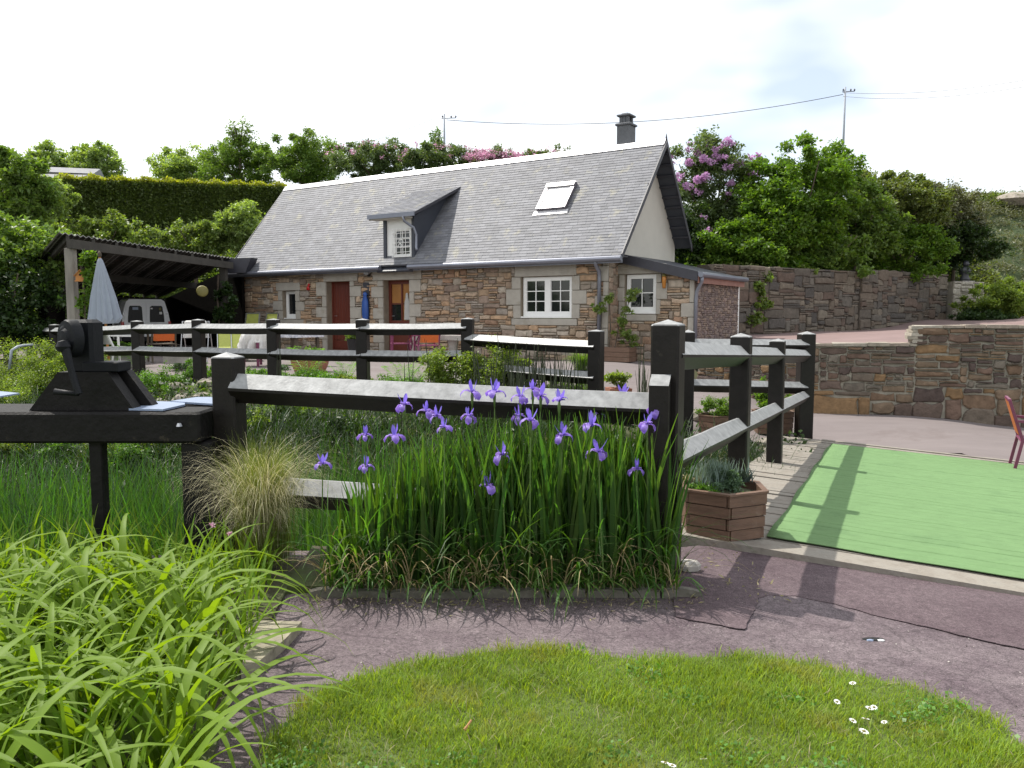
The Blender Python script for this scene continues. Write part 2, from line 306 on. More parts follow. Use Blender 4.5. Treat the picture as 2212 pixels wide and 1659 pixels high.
M_rhod = leafm('rhododendron_leaf', (.115, .165, .070), .3, .15, .4); M_olive = leafm('olive_leaf', (.12, .155, .045), .35, .4)
M_heath = leafm('heath_scrub', (.14, .15, .085), .2, .25); M_mead = leafm('meadow_grass', (.14, .20, .035), .35, .3)
M_pink = mat('pink_blossom', (.58, .36, .46), .6, .2, 8, island=.25, trans=.35, tcol=(1.3, 1.0, 1.2)); M_mauve = mat('mauve_blossom', (.54, .36, .54), .6, .2, 8, island=.25, trans=.35, tcol=(1.3, 1.0, 1.3))
M_grass = leafm('lawn_blade', (.185, .285, .032), .45, .3, .55, .25, 1.7, (1.75, 1.55, .45), dirt=((.26, .27, .065), 2.2, .54, .6)); M_thatch = mat('lawn_soil', (.08, .11, .025), .95, .3, 5)
M_iris = leafm('iris_blade', (.055, .120, .026), .5, .5, .5, .25, 2, (1.8, 1.9, .4)); M_irisd = mat('dry_iris_blade', (.34, .28, .15), .7, .2, 4, island=.2, trans=.3, tcol=(1.2, 1.1, .8))
M_stem = leafm('iris_stem', (.10, .17, .045), .2, .1); M_pet = mat('violet_petal', (.235, .17, .66), .5, .18, 14, island=.18, trans=.42, tcol=(1.25, 1.05, 1.2)); M_petp = mat('pale_violet_petal', (.36, .24, .62), .5, .25, 18, island=.2, trans=.4, tcol=(1.2, 1.05, 1.15), col2=(.20, .10, .58))
M_day = leafm('daylily_leaf', (.135, .235, .018), .45, .28, .58, .2, 1.5, (1.7, 1.6, .45)); M_stipa = mat('blond_feather_grass', (.50, .47, .30), .6, .2, 5, island=.35, trans=.35, tcol=(1.2, 1.15, .8))
M_stipag = leafm('green_feather_grass', (.14, .17, .045), .4, .3); M_reed = leafm('reed_blade', (.042, .105, .026), .45, .4, .4)
M_fern = leafm('fern_frond', (.13, .27, .035), .5, .2); M_moss = leafm('cushion_leaf', (.095, .20, .030), .4, .25); M_shrub = leafm('golden_shrub_leaf', (.17, .24, .050), .45, .35)
M_sage = leafm('grey_green_cushion', (.10, .17, .10), .25, .2, .6); M_rush = mat('dark_rush_stalk', (.035, .045, .02), .7, .3, 5, island=.4)
M_straw = mat('dry_grass', (.30, .27, .15), .8, .2, 5, island=.3, trans=.3, tcol=(1.1, 1.1, .8)); M_bark = mat('bark', (.09, .07, .05), .9, .4, 6, .7, 14)
M_lamp = mat('grey_lamp_body', (.30, .32, .34), .5, .2, 20); M_lantb = mat('brown_glass_lantern', (.42, .17, .03), .2, .1, 6); M_statue = mat('dark_statue', (.03, .032, .04), .35, .3, 6)
# ================================================================== TERRAIN
yp = np.array([(3.5, 11.8, -.38), (5, 11.9, -.42), (8, 10, -.52), (9.5, 12.5, -.42), (5.5, 14.5, -.27), (3.8, 16.1, 0.02), (2.5, 14, .02), (1.6, 12.3, .18), (0, 13.5, .36), (-3, 14.5, .42), (-6, 17, .45), (-10, 20, .45), (2.3, 18.7, .45), (4.2, 18.1, .45), (-9, 26, .45), (-5, 23.4, .45), (-14, 28, .42), (-1, 16, .43), (14, 11, -.5), (20, 12, -.4)])
def yz(X, Y):
    X = np.asarray(X, float); Y = np.asarray(Y, float); w = 1 / (((X[..., None] - yp[:, 0]) ** 2 + (Y[..., None] - yp[:, 1]) ** 2) ** 1.5 + .05)
    return (w * yp[:, 2]).sum(-1) / w.sum(-1)
fx = [-22, -14, -12, -10, -7.1, -5.5, -3.9, -2.3, -.66, 1.12, 2.5, 4.48, 7.6, 20]; fy = [22, 20.5, 19.5, 17.5, 15.2, 14, 13, 12.3, 11.9, 10.6, 11.3, 12.25, 10.75, 5.]
nx = [-22, -4, -1.9, .95, 1.6, 4.6, 20]; ny = [4.6, 4.7, 5.15, 5.15, 5.45, 4.1, -3]
def yf(X): return np.interp(X, fx, fy)
def yn(X): return np.interp(X, nx, ny)
def sst(t): t = np.clip(t, 0, 1); return t * t * (3 - 2 * t)
def pz(X, Y): return -.045 * np.clip(np.asarray(X, float) - 1.2, 0, 9) * sst((np.asarray(Y, float) - 2.6) / 1.4)
def gz(X, Y):
    X = np.asarray(X, float); Y = np.asarray(Y, float); a = yn(X); b = yf(X); zt = yz(X, Y) - .03
    near = -.03 + 0 * X; bw = np.minimum(4.2, b - a - 2.2)
    z = near + (-1.0 - near) * sst((Y - a) / .9)
    t = np.clip((Y - (b - bw)) / bw, 0, 1); z = np.where(Y > b - bw, -1.0 + (zt + 1.0) * (t ** .72), z); z = np.where(Y > b, zt, z)
    z = z + np.where((Y > a + .9) & (Y < b - .2), .06 * np.sin(X * 3.1 + Y) * np.cos(Y * 2.3 - X), 0)
    return np.where(Y < a, near + pz(X, Y), z)
ax = np.concatenate([[-900, -300, -120, -60], np.arange(-30, -6, .6), np.arange(-6, 9, .22), np.arange(9, 30, .8), [60, 120, 300, 900]])
ay = np.concatenate([[-300, -60, -10, -3, 0, 1, 2, 3], np.arange(3.6, 16, .2), np.arange(16, 34, .5), [50, 90, 200, 500, 1500]])
GX, GY = np.meshgrid(ax, ay); GZ = gz(GX, GY); far = np.clip((GY - 34) / 40, 0, 1); GZ = GZ * (1 - far) + .4 * far
def gridf(ny_, nx_):
    i = (np.arange(ny_ - 1)[:, None] * nx_ + np.arange(nx_ - 1)[None]).ravel(); return np.stack([i, i + 1, i + nx_ + 1, i + nx_], 1)
tag(npmesh('ground', np.stack([GX, GY, GZ], 2), gridf(*GX.shape), M_soil, True), kind='structure')
# water in the ditch
o = MB(); o.add([(-24, 5.2, -.86), (24, 4, -.86), (24, 9, -.86), (1, 8.5, -.86), (-24, 17, -.86)], [(0, 1, 2, 3, 4)]); tag(o.build('stream_water', M_water), kind='structure')
# tarmac yard: triangulated grid, kept beyond the fence line
def sheet(name, xs, ys, zf, keep, m, dz=.0):
    X, Y = np.meshgrid(xs, ys); V = np.stack([X, Y, zf(X, Y) + dz], 2).reshape(-1, 3); F = gridf(*X.shape); c = V[F].mean(1); F = F[keep(c[:, 0], c[:, 1])]
    u, inv = np.unique(F, return_inverse=True); return tag(npmesh(name, V[u], inv.reshape(F.shape), m, True), kind='structure')
wl = [Vector((3.8, 16.3, 0)), Vector((5.5, 14.65, -.27)), Vector((8.7, 13.6, -.36)), Vector((13.5, 12.9, -.4))]    # foot of the low wall
def wy(X): return np.interp(X, [-50, 3.8, 5.5, 8.7, 13.5, 40], [99, 16.3, 14.65, 13.6, 12.9, 10])
sheet('yard_tarmac', np.arange(-19, 24, .22), np.arange(8, 33, .22), yz, lambda x, y: (y > yf(x) + .12 - .5 * (x > 4.3)) & ((x < 3.9) | (y < wy(x) + .15)), M_yard)
# upper road behind the low wall
up = np.array([(3.9, 17.2, .5), (4.3, 18.6, .62), (4.5, 20.5, .86), (6, 21.8, .98), (5.5, 16, 1.0), (6, 15.2, 1.02), (8.7, 14.2, 1.06), (9, 18, 1.06), (12, 22, 1.12), (15.8, 29, 1.35), (13, 14, 1.25), (20, 26, 1.6), (26, 28, 2.0), (16, 18, 1.32), (10, 24.5, 1.02)])
def uz(X, Y):
    w = 1 / (((X[..., None] - up[:, 0]) ** 2 + (Y[..., None] - up[:, 1]) ** 2) ** 1.5 + .1); return (w * up[:, 2]).sum(-1) / w.sum(-1)
sheet('upper_road', np.arange(3.9, 34, .3), np.arange(12, 36, .3), uz, lambda x, y: (y > wy(x) + .3) & (y < 22.3 + np.maximum(0, x - 6) * .72), M_road)
# near path, darker strip beside the bridge
def near(u, v, z=0.): return G(u, v, z)
pth = MB(); n1, n2 = 60, 46; xs = np.linspace(-4.5, 6.5, n1); vs = []
for j in range(n2):
    for x in xs:
        ymax = float(yn(x)) - .02; y = 1.0 + (ymax - 1.0) * j / (n2 - 1); vs.append((x, y, .003 * math.sin(x * 5 + y * 3) + float(pz(x, y))))
pth.add(vs, [tuple(f) for f in gridf(n2, n1)]); tag(pth.build('path', M_path, smooth=True), kind='structure')
strip = [near(1462, 1335), near(1545, 1350), near(1610, 1362), near(1640, 1292), near(1662, 1284), near(1720, 1283), near(1800, 1296), near(1900, 1320), near(2000, 1338), near(2110, 1362), near(2260, 1392), near(2600, 1430), (4.9, 4.0, 0), (4.3, 4.18, 0), (3.0, 4.8, 0), (1.7, 5.33, 0), (1.15, 5.2, 0), (.95, 4.75, 0)]
tk = MB(); rs_ = random.Random(8); pp = []
for i_, p in enumerate(strip):
    q = strip[(i_ + 1) % len(strip)]; k_ = max(1, int((Vector((p[0], p[1])) - Vector((q[0], q[1]))).length / .035)) if i_ < 11 else 1
    for j_ in range(k_): pp.append((p[0] + (q[0] - p[0]) * j_ / k_ + rs_.uniform(-.006, .006), p[1] + (q[1] - p[1]) * j_ / k_ + rs_.uniform(-.008, .008)))
poly = [(p[0], p[1], .003 + float(pz(p[0], p[1]))) for p in pp]; tk.prism(poly, (0, 0, .003)); tag(tk.build('tarmac_patch', M_path2), kind='structure')
le = [near(*p) for p in ((520, 1700), (600, 1600), (640, 1545), (700, 1500), (800, 1462), (900, 1438), (1000, 1424), (1100, 1410), (1200, 1412), (1300, 1425), (1400, 1436), (1500, 1428), (1600, 1426), (1700, 1432), (1800, 1452), (1900, 1478), (2000, 1503), (2080, 1530), (2150, 1570), (2212, 1625))]
lawn = [(p.x, p.y) for p in le] + [(2.4, 2.4), (2.3, 1.9), (-1.2, 1.9)]
def inpoly(x, y, poly):
    ins = np.zeros(len(x), bool); n = len(poly)
    for i in range(n):
        x0, y0 = poly[i]; x1, y1 = poly[(i + 1) % n]
        c = ((y0 > y) != (y1 > y)) & (x < (x1 - x0) * (y - y0) / (y1 - y0 + 1e-12) + x0); ins ^= c
    return ins
n = 2600; x = RNG.uniform(-1.3, 4.2, n); y = 1.9 + RNG.random(n) * 3.3; k = ~inpoly(x, y, lawn) & (y < yn(x) - .15); x, y = x[k], y[k]; P = np.stack([x, y, pz(x, y) + .0045], 1)
tag(npmesh('loose_grit', *leaves_vf(P, .007, RNG, .9, up=0), mat('grit', (.26, .235, .22), .9, .3, 40, island=.5)), kind='stuff')
n = 420; x = np.concatenate([RNG.uniform(-1.1, 1.0, 300), RNG.uniform(.9, 1.5, 120)]); y = np.concatenate([4.24 - np.abs(RNG.normal(0, .09, 300)), RNG.uniform(4.2, 5.1, 120)]); P = np.stack([x, y, np.full(n, .006)], 1)
tag(npmesh('dry_litter', *leaves_vf(P, .032, RNG, .28, up=0), M_straw), kind='stuff')
# little pothole rim with two chips
q_ = near(1886, 1386, -.03); q_.z = float(pz(q_.x, q_.y)) + .003
ph = empty('pothole', 'small broken hole in the old tarmac with two pale chips', 'pothole', q_)
h = MB(); h.lathe([(.045, 0), (.04, .004)], 9, sx=1.3, sy=.5); h.build('hollow', M_black, ph)
for dx in (-.022, .03):
    h = MB(); h.lathe([(.017, 0), (.015, .005), (.006, .008)], 5, (dx, -.016, 0), 1.2, .5); h.build('chip', M_white if dx > 0 else M_bluep, ph)
# lawn
lb = MB(); lb.prism([(x, y, -.07) for x, y in lawn][::-1], (0, 0, .088)); tag(lb.build('lawn_soil', M_thatch), kind='structure')
def lump(x, y): return .018 + .012 * np.sin(x * 4.3 + 1) * np.cos(y * 5.1) + .006 * np.sin(x * 13 + y * 9)
n = 150000; x = RNG.uniform(-1.35, 2.45, n); y = RNG.uniform(2.1, 3.75, n); jx = x + RNG.normal(0, .028, n) + .03 * np.sin(y * 21); jy = y + RNG.normal(0, .026, n) + .022 * np.sin(x * 17) + .012 * np.sin(x * 41)
k = inpoly(jx, jy, lawn); x, y = x[k], y[k]; n = len(x); P = np.stack([x, y, np.maximum(.0, lump(x, y) - .01)], 1)
tuft = .75 + .35 * np.sin(x * 7.7 + np.sin(y * 9) * 2) * np.cos(y * 8.3)
hh = RNG.uniform(.022, .05, n) * (.8 + .4 * tuft); az = RNG.uniform(0, 6.28, n)
vf = blades_vf(P, az, hh, RNG.uniform(.0022, .0042, n), RNG.uniform(0, .5, n), RNG.uniform(.5, 1.5, n), RNG, 3)
tag(npmesh('lawn_grass', *vf, M_grass), kind='stuff')
n = 1500; x = RNG.uniform(-1.2, 2.4, n); y = RNG.uniform(2.2, 3.7, n); k = inpoly(x, y, lawn); x, y = x[k], y[k]; n = len(x)
tag(npmesh('dry_lawn_blades', *blades_vf(np.stack([x, y, 0 * x + .02], 1), RNG.uniform(0, 6.28, n), RNG.uniform(.03, .07, n), RNG.uniform(.002, .004, n), RNG.uniform(.3, 1, n), RNG.uniform(.9, 1.6, n), RNG, 3), M_straw), kind='stuff')
n = 5200; cx_ = RNG.uniform(-1.2, 2.4, 75); cy_ = RNG.uniform(2.3, 3.7, 75); k = RNG.integers(0, 75, n); x = cx_[k] + RNG.normal(0, .045, n); y = cy_[k] + RNG.normal(0, .04, n); k = inpoly(x, y, lawn); x, y = x[k], y[k]; n = len(x)
tag(npmesh('lawn_tufts', *blades_vf(np.stack([x, y, 0 * x + .01], 1), RNG.uniform(0, 6.28, n), RNG.uniform(.05, .085, n), RNG.uniform(.003, .0055, n), RNG.uniform(.1, .5, n), RNG.uniform(.6, 1.7, n), RNG, 4), M_grass), kind='stuff')
cx_ = RNG.uniform(-1.2, 2.4, 26); cy_ = RNG.uniform(2.3, 3.6, 26); k = RNG.integers(0, 26, 3200); x = cx_[k] + RNG.normal(0, .06, 3200); y = cy_[k] + RNG.normal(0, .05, 3200); k = inpoly(x, y, lawn)
tag(npmesh('clover_leaves', *leaves_vf(np.stack([x, y, RNG.uniform(.03, .05, 3200)], 1)[k], .014, RNG, .9), leafm('clover_leaf', (.09, .20, .035), .3)), kind='stuff')
# daisies
dm = MB()
for i in range(11):
    a = i * 2 * math.pi / 11; c, s_ = math.cos(a), math.sin(a); dm.add([(c * .003, s_ * .003, 0), (c * .009 - s_ * .0022, s_ * .009 + c * .0022, .002), (c * .0125, s_ * .0125, .0005), (c * .009 + s_ * .0022, s_ * .009 - c * .0022, .002)], [(0, 1, 2, 3)])
dme = dm.mesh('petals', M_white); dc = MB().lathe([(.004, 0), (.0042, .0015), (.002, .0035)], 8).mesh('yellow_centre', M_yell)
dst = MB().tube([(0, 0, -.06), (.002, 0, 0)], .0008, 4).mesh('stalk', M_moss)
for i, (u, v, wd) in enumerate([(1842, 1476, 'daisy on the lawn edge, farthest back of the daisies'), (1808, 1516, 'daisy in the lawn left of the flat pair'), (1878, 1530, 'daisy of the flat pair beside the stone path edge'), (1888, 1528, 'right daisy of the touching pair in the lawn'), (1842, 1557, 'left daisy of the two in the middle of the lawn patch'), (1870, 1553, 'daisy with widest petals near the lawn rim'), (1866, 1580, 'large white daisy low in the patch of daisies'), (1910, 1560, 'small daisy to the right of the large one'), (1437, 1648, 'left daisy of the lone pair at the bottom of the lawn'), (1452, 1654, 'right daisy of the lone pair at the bottom of the lawn'), (1520, 1640, 'solitary daisy right of the lone pair')]):
    p = near(u, v, .065); t = empty('daisy', 'white ' + wd, 'daisy', p, i, 'daisies in the lawn', (random.uniform(-.3, .5), random.uniform(-.3, .3)))
    s_ = [1.2, 1.1, 1.3, 1.1, 1.2, 1.25, 1.5, 1, 1.3, 1.2, 1.1][i]; t.scale = (s_,) * 3
    link('petals', dme, t); link('yellow_centre', dc, t); link('stalk', dst, t)
tw = MB().tube([near(1003, 1577, .05), near(1010, 1568, .055), near(1018, 1556, .06)], .006, 5, .004); tag(tw.build('twig', mat('twig_brown', (.33, .17, .07), .8)), 'short brown twig lying on the lawn', 'twig')

# ------------------------------------------------------------------ hillside (loft between chains)
ch = np.array([
 [(-21, 6, .3), (-24, 8, 3.0), (-33, 11, 4.5), (-90, 26, 6)],
 [(-17, 15, .3), (-20, 18, 3.0), (-27, 24, 5.4), (-90, 60, 9)],
 [(-16.2, 24, .3), (-18, 26, 2.9), (-21.5, 32, 5.7), (-60, 90, 10)],
 [(-14.6, 33, .3), (-15, 34.6, 2.6), (-15.5, 37.5, 5.9), (-30, 110, 10)],
 [(-6, 31.5, .3), (-5.5, 33, 3), (-4, 37, 5.5), (-5, 120, 10)],
 [(1.5, 26, .3), (2.5, 28.5, 3), (4, 34, 5.5), (15, 120, 10)],
 [(5.8, 22.75, .8), (6.1, 23.4, 2.7), (9, 30, 5.3), (35, 110, 9)],
 [(15.6, 29.75, 1.2), (15.9, 30.5, 2.7), (19, 37, 6.9), (55, 100, 8)],
 [(20, 30.5, 1.6), (20.5, 31.2, 2.6), (24, 38, 7.1), (75, 96, 8)],
 [(40, 33, 2.2), (42, 34, 3.5), (46, 42, 7.3), (110, 90, 8)]], float)
def hill(s, t):            # s along 0..9, t outward 0..3
    s = np.clip(np.asarray(s, float), 0, 8.999); t = np.clip(np.asarray(t, float), 0, 2.999); i = s.astype(int); j = t.astype(int); a = (s - i)[:, None]; b = (t - j)[:, None]
    return (ch[i, j] * (1 - a) + ch[i + 1, j] * a) * (1 - b) + (ch[i, j + 1] * (1 - a) + ch[i + 1, j + 1] * a) * b
ss, tt = np.meshgrid(np.linspace(0, 9, 91), np.concatenate([np.linspace(0, 2, 22), np.linspace(2.1, 3, 10)])); HP = hill(ss.ravel(), tt.ravel())
HP[:, 2] += .16 * np.sin(HP[:, 0] * 1.3) * np.cos(HP[:, 1] * 1.7) * np.clip(tt.ravel(), 0, 1)
tag(npmesh('hillside', HP, gridf(*ss.shape), M_hill, True), kind='structure')
# ================================================================== STONEWORK
def pack(w, h, cw, chh, rng, wide=(3, 9), tall=(1, 3), block=(), topf=None):
    nx_, nz_ = int(round(w / cw)), int(round(h / chh)); cw = w / nx_; chh = h / nz_; occ = np.zeros((nx_, nz_), bool)
    for (a, b, c, d) in block:
        i0, i1, j0, j1 = int(round(a / cw)), int(round(c / cw)), int(round(b / chh)), int(round(d / chh)); occ[max(i0, 0):max(i1, 0), max(j0, 0):max(j1, 0)] = True
    if topf is not None:
        for i in range(nx_): occ[i, max(0, int(round(topf((i + .5) * cw) / chh))):] = True
    res = []
    for j in range(nz_):
        i = 0
        while i < nx_:
            if occ[i, j]: i += 1; continue
            tw_ = rng.randint(*wide); th = rng.randint(*tall)
            if rng.random() < .25: th = tall[0]
            if th >= 2: tw_ = max(tw_, wide[0])
            k = 0
            while k < tw_ and i + k < nx_ and not occ[i + k, j]: k += 1
            if i + k < nx_ and not occ[i + k, j] and (i + k + 1 >= nx_ or occ[i + k + 1, j]): k += 1
            g = 1
            while g < th and j + g < nz_ and not occ[i:i + k, j + g].any(): g += 1
            occ[i:i + k, j:j + g] = True; res.append((i * cw, j * chh, (i + k) * cw, (j + g) * chh)); i += k
    return res
def stone(mb, f, r, rng, col, joint=.012, proud=.03, rough=.012):
    x0, z0, x1, z1 = r; x0 += joint; z0 += joint; x1 -= joint; z1 -= joint; w, h = x1 - x0, z1 - z0; j = lambda a: rng.uniform(-a, a)
    e = min(w, h) * .22; q = min(rough, w * .10, h * .16)
    ring = [(x0 + e * rng.uniform(.2, 1), z0), ((x0 + x1) / 2 + j(w * .15), z0 + j(q)), (x1 - e * rng.uniform(.2, 1), z0), (x1, z0 + e * rng.uniform(.2, 1)), (x1, z1 - e * rng.uniform(.2, 1)), (x1 - e * rng.uniform(.2, 1), z1), ((x0 + x1) / 2 + j(w * .15), z1 + j(q)), (x0 + e * rng.uniform(.2, 1), z1), (x0, z1 - e * rng.uniform(.2, 1)), (x0, z0 + e * rng.uniform(.2, 1))]
    ring = [(a + j(q), b + j(q)) for a, b in ring]; n = len(ring); cx, cz = (x0 + x1) / 2, (z0 + z1) / 2; pr = proud * rng.uniform(.4, 1.3); b = min(.02, min(w, h) * .14)
    tx, tz = rng.uniform(-.03, .03), rng.uniform(-.05, .05)
    def F(a, c, d): return f(a, -(d + (a - cx) * tx + (c - cz) * tz if d > 0 else d), c)
    vs = [F(a, c, -.02) for a, c in ring] + [F(a, c, pr * .55) for a, c in ring] + [F(cx + (a - cx) * (1 - b / max(w / 2, .01)), cz + (c - cz) * (1 - b / max(h / 2, .01)), pr) for a, c in ring] + [F(cx + j(w * .1), cz + j(h * .1), pr + rng.uniform(0, .012))]
    fs = []
    for k in range(2):
        for i in range(n): fs.append((k * n + i, k * n + (i + 1) % n, (k + 1) * n + (i + 1) % n, (k + 1) * n + i))
    for i in range(n): fs.append((2 * n + i, 2 * n + (i + 1) % n, 3 * n))
    mb.col = col; mb.add(vs, fs)
def pick(pal, rng, v=.16):
    c = rng.choice(pal); k = 1 + rng.uniform(-v, v); return tuple(a * k for a in c)
PAL_H = [(.33, .235, .155), (.29, .215, .155), (.36, .275, .19), (.27, .225, .18), (.38, .29, .21), (.31, .20, .135), (.25, .19, .15), (.36, .31, .25), (.40, .27, .17), (.30, .26, .22)]
PAL_B = [(.125, .102, .080), (.100, .086, .070), (.14, .112, .085), (.118, .105, .088), (.115, .084, .066), (.155, .132, .102), (.088, .079, .070)]
PAL_R = [(.15, .100, .066), (.18, .130, .088), (.11, .08, .065), (.17, .125, .085), (.135, .09, .068), (.09, .066, .058), (.19, .12, .062), (.15, .13, .105), (.13, .105, .082)]
def wall_stones(parent, f, rects, pal, limit=300, joint=.012, proud=.03, rough=.012, near_key=None, rng=random, m=None, stuffname='small_stones', minarea=0):
    rr = sorted(rects, key=near_key or (lambda r: -(r[2] - r[0]) * (r[3] - r[1]))); st = MB()
    for i, r in enumerate(rr):
        c = pick(pal, rng)
        if i < limit and (r[2] - r[0]) * (r[3] - r[1]) >= minarea:
            mb = MB(); stone(mb, f, r, rng, c, joint, proud, rough); mb.build('stone', m or M_stone, parent, col=True)
        else: stone(st, f, r, rng, c, joint, proud, rough)
    if st.v: st.build(stuffname, m or M_stone, parent, col=True)['kind'] = 'stuff'

# ================================================================== HOUSE (local frame: x right along front, y back, z up)
HE = Vector((2.505, 18.5, .45)); HA = math.atan2(-.5446, .8387)
house = empty('cottage', 'low stone cottage with long grey slate roof, dormer and lean-to', 'cottage', HE, HA)
HM = Matrix.Translation(HE) @ Matrix.Rotation(HA, 4, 'Z'); HI = HM.inverted()
def FH(u, v, yl):                    # photo point on a plane parallel to the front, yl behind the eave line
    o = HI @ Vector((0, 0, EYE)); p = HI @ W(u, v, 10); d = p - o; q = o + d * ((yl - o.y) / d.y); return q.x, q.z
ZE, ZR, YR = 2.44, 5.47, 2.55; SL = math.hypot(YR, ZR - ZE); LX = -14.0; XR = 0.0
RN = Vector((0, -(ZR - ZE) / SL, YR / SL)); RU = Vector((0, YR / SL, (ZR - ZE) / SL))
def RF(u, v):                        # photo point on the front roof plane
    o = HI @ Vector((0, 0, EYE)); p = HI @ W(u, v, 10); d = p - o; t = (Vector((0, 0, ZE)) - o).dot(RN) / d.dot(RN); return o + d * t
YW = .30
rw = random.Random(3)
def fac(a, b, c): return Vector((a, YW + b, c))
def rectf(u0, v0, u1, v1, yl=YW):     # photo rectangle -> (x0,z0,x1,z1)
    x0, za = FH(u0, (v0 + v1) / 2, yl); x1, zb = FH(u1, (v0 + v1) / 2, yl); um = (u0 + u1) / 2; return (x0, FH(um, v1, yl)[1], x1, FH(um, v0, yl)[1])
WX0 = -13.7; WX1 = FH(1315, 650, YW)[0]
wn_s = rectf(611, 628, 640, 690); d1 = rectf(707, 608, 758, 757); d2 = rectf(830, 605, 886, 763); wn_b = rectf(1126, 597, 1236, 688)
d1 = (d1[0], .02, d1[2], d1[3]); d2 = (d2[0], .02, d2[2], d2[3])
dressed = [('lintel', rectf(598, 610, 650, 628)), ('sill', (wn_s[0] - .1, wn_s[1] - .17, wn_s[2] + .35, wn_s[1])), ('lintel', rectf(700, 587, 774, 608)), ('lintel', rectf(806, 581, 912, 605)), ('lintel', rectf(1113, 566, 1247, 597)), ('sill', rectf(1106, 688, 1248, 703))]
def quoins(x0, x1, z0, z1, left, right, hs=(.26, .36), ww=(.2, .42)):
    for side, on in ((0, left), (1, right)):
        if not on: continue
        z = z0; i = 0
        while z < z1 - .12:
            hgt = rw.uniform(*hs); hgt = hgt if z + hgt < z1 - .14 else z1 - z; w = ww[i % 2] * rw.uniform(.85, 1.1); i += 1
            dressed.append(('quoin', (x0 - w, z, x0, z + hgt) if side == 0 else (x1, z, x1 + w, z + hgt))); z += hgt
quoins(wn_s[0], wn_s[2], wn_s[1], wn_s[3], 1, 1); quoins(d1[0], d1[2], .0, d1[3], 1, 1); quoins(d2[0], d2[2], 0, d2[3], 1, 1); quoins(wn_b[0], wn_b[2], wn_b[1], wn_b[3], 1, 1, (.3, .42), (.26, .4)); quoins(WX1, WX1, 0, ZE + .2, 1, 0, (.3, .42), (.16, .32))
ops = [wn_s, d1, d2, wn_b]
front = MB()                          # mortar core with openings, .35 thick, cut as columns
def wallcore(mb, x0, x1, ztop, ops, f, depth=.4, z0=-.1):
    xs = sorted({x0, x1} | {v for o in ops for v in (o[0], o[2]) if x0 < v < x1})
    for a, b in zip(xs[:-1], xs[1:]):
        m_ = (a + b) / 2; cuts = sorted([(o[1], o[3]) for o in ops if o[0] < m_ < o[2]]); z = z0
        for lo, hi in cuts + [(None, None)]:
            if lo is None: lo2 = None
            ta, tb = (ztop(a), ztop(b)); 
            t0, t1 = (ta, tb) if lo is None else (lo, lo)
            if t0 > z: mb.add([f(a, 0, z), f(b, 0, z), f(b, 0, t1), f(a, 0, t0), f(a, depth, z), f(b, depth, z), f(b, depth, t1), f(a, depth, t0)], [(0, 1, 2, 3), (5, 4, 7, 6), (4, 0, 3, 7), (1, 5, 6, 2), (3, 2, 6, 7), (4, 5, 1, 0)])
            if hi is not None: z = hi
wallcore(front, WX0, WX1, lambda x: ZE + .22, ops, fac); fw = front.build('front_wall', M_mortar, house)
ox, oz = WX0, -.04
blk = [(a - ox, b - oz, c - ox, d - oz) for a, b, c, d in ops + [r for _, r in dressed]]
rects = [(a + ox, b + oz, c + ox, d + oz) for a, b, c, d in pack(WX1 - WX0, ZE + .22 - oz, .058, .062, rw, (3, 9), (1, 3), blk)]
rects = [r for r in rects if r[2] - r[0] > .05]
wall_stones(fw, fac, rects, PAL_H, 290, .008, .05, .018, near_key=lambda r: -(r[2] - r[0]) * (r[3] - r[1]) * (1 + (r[0] + 14) * .05), rng=rw, stuffname='small_wall_stones')
for nme, r in dressed:
    mb = MB(); mb.box((r[0] + .006, YW - .045, r[1] + .006), (r[2] - .006, YW + .16, r[3] - .006), .008); mb.build(nme, M_granite, fw)
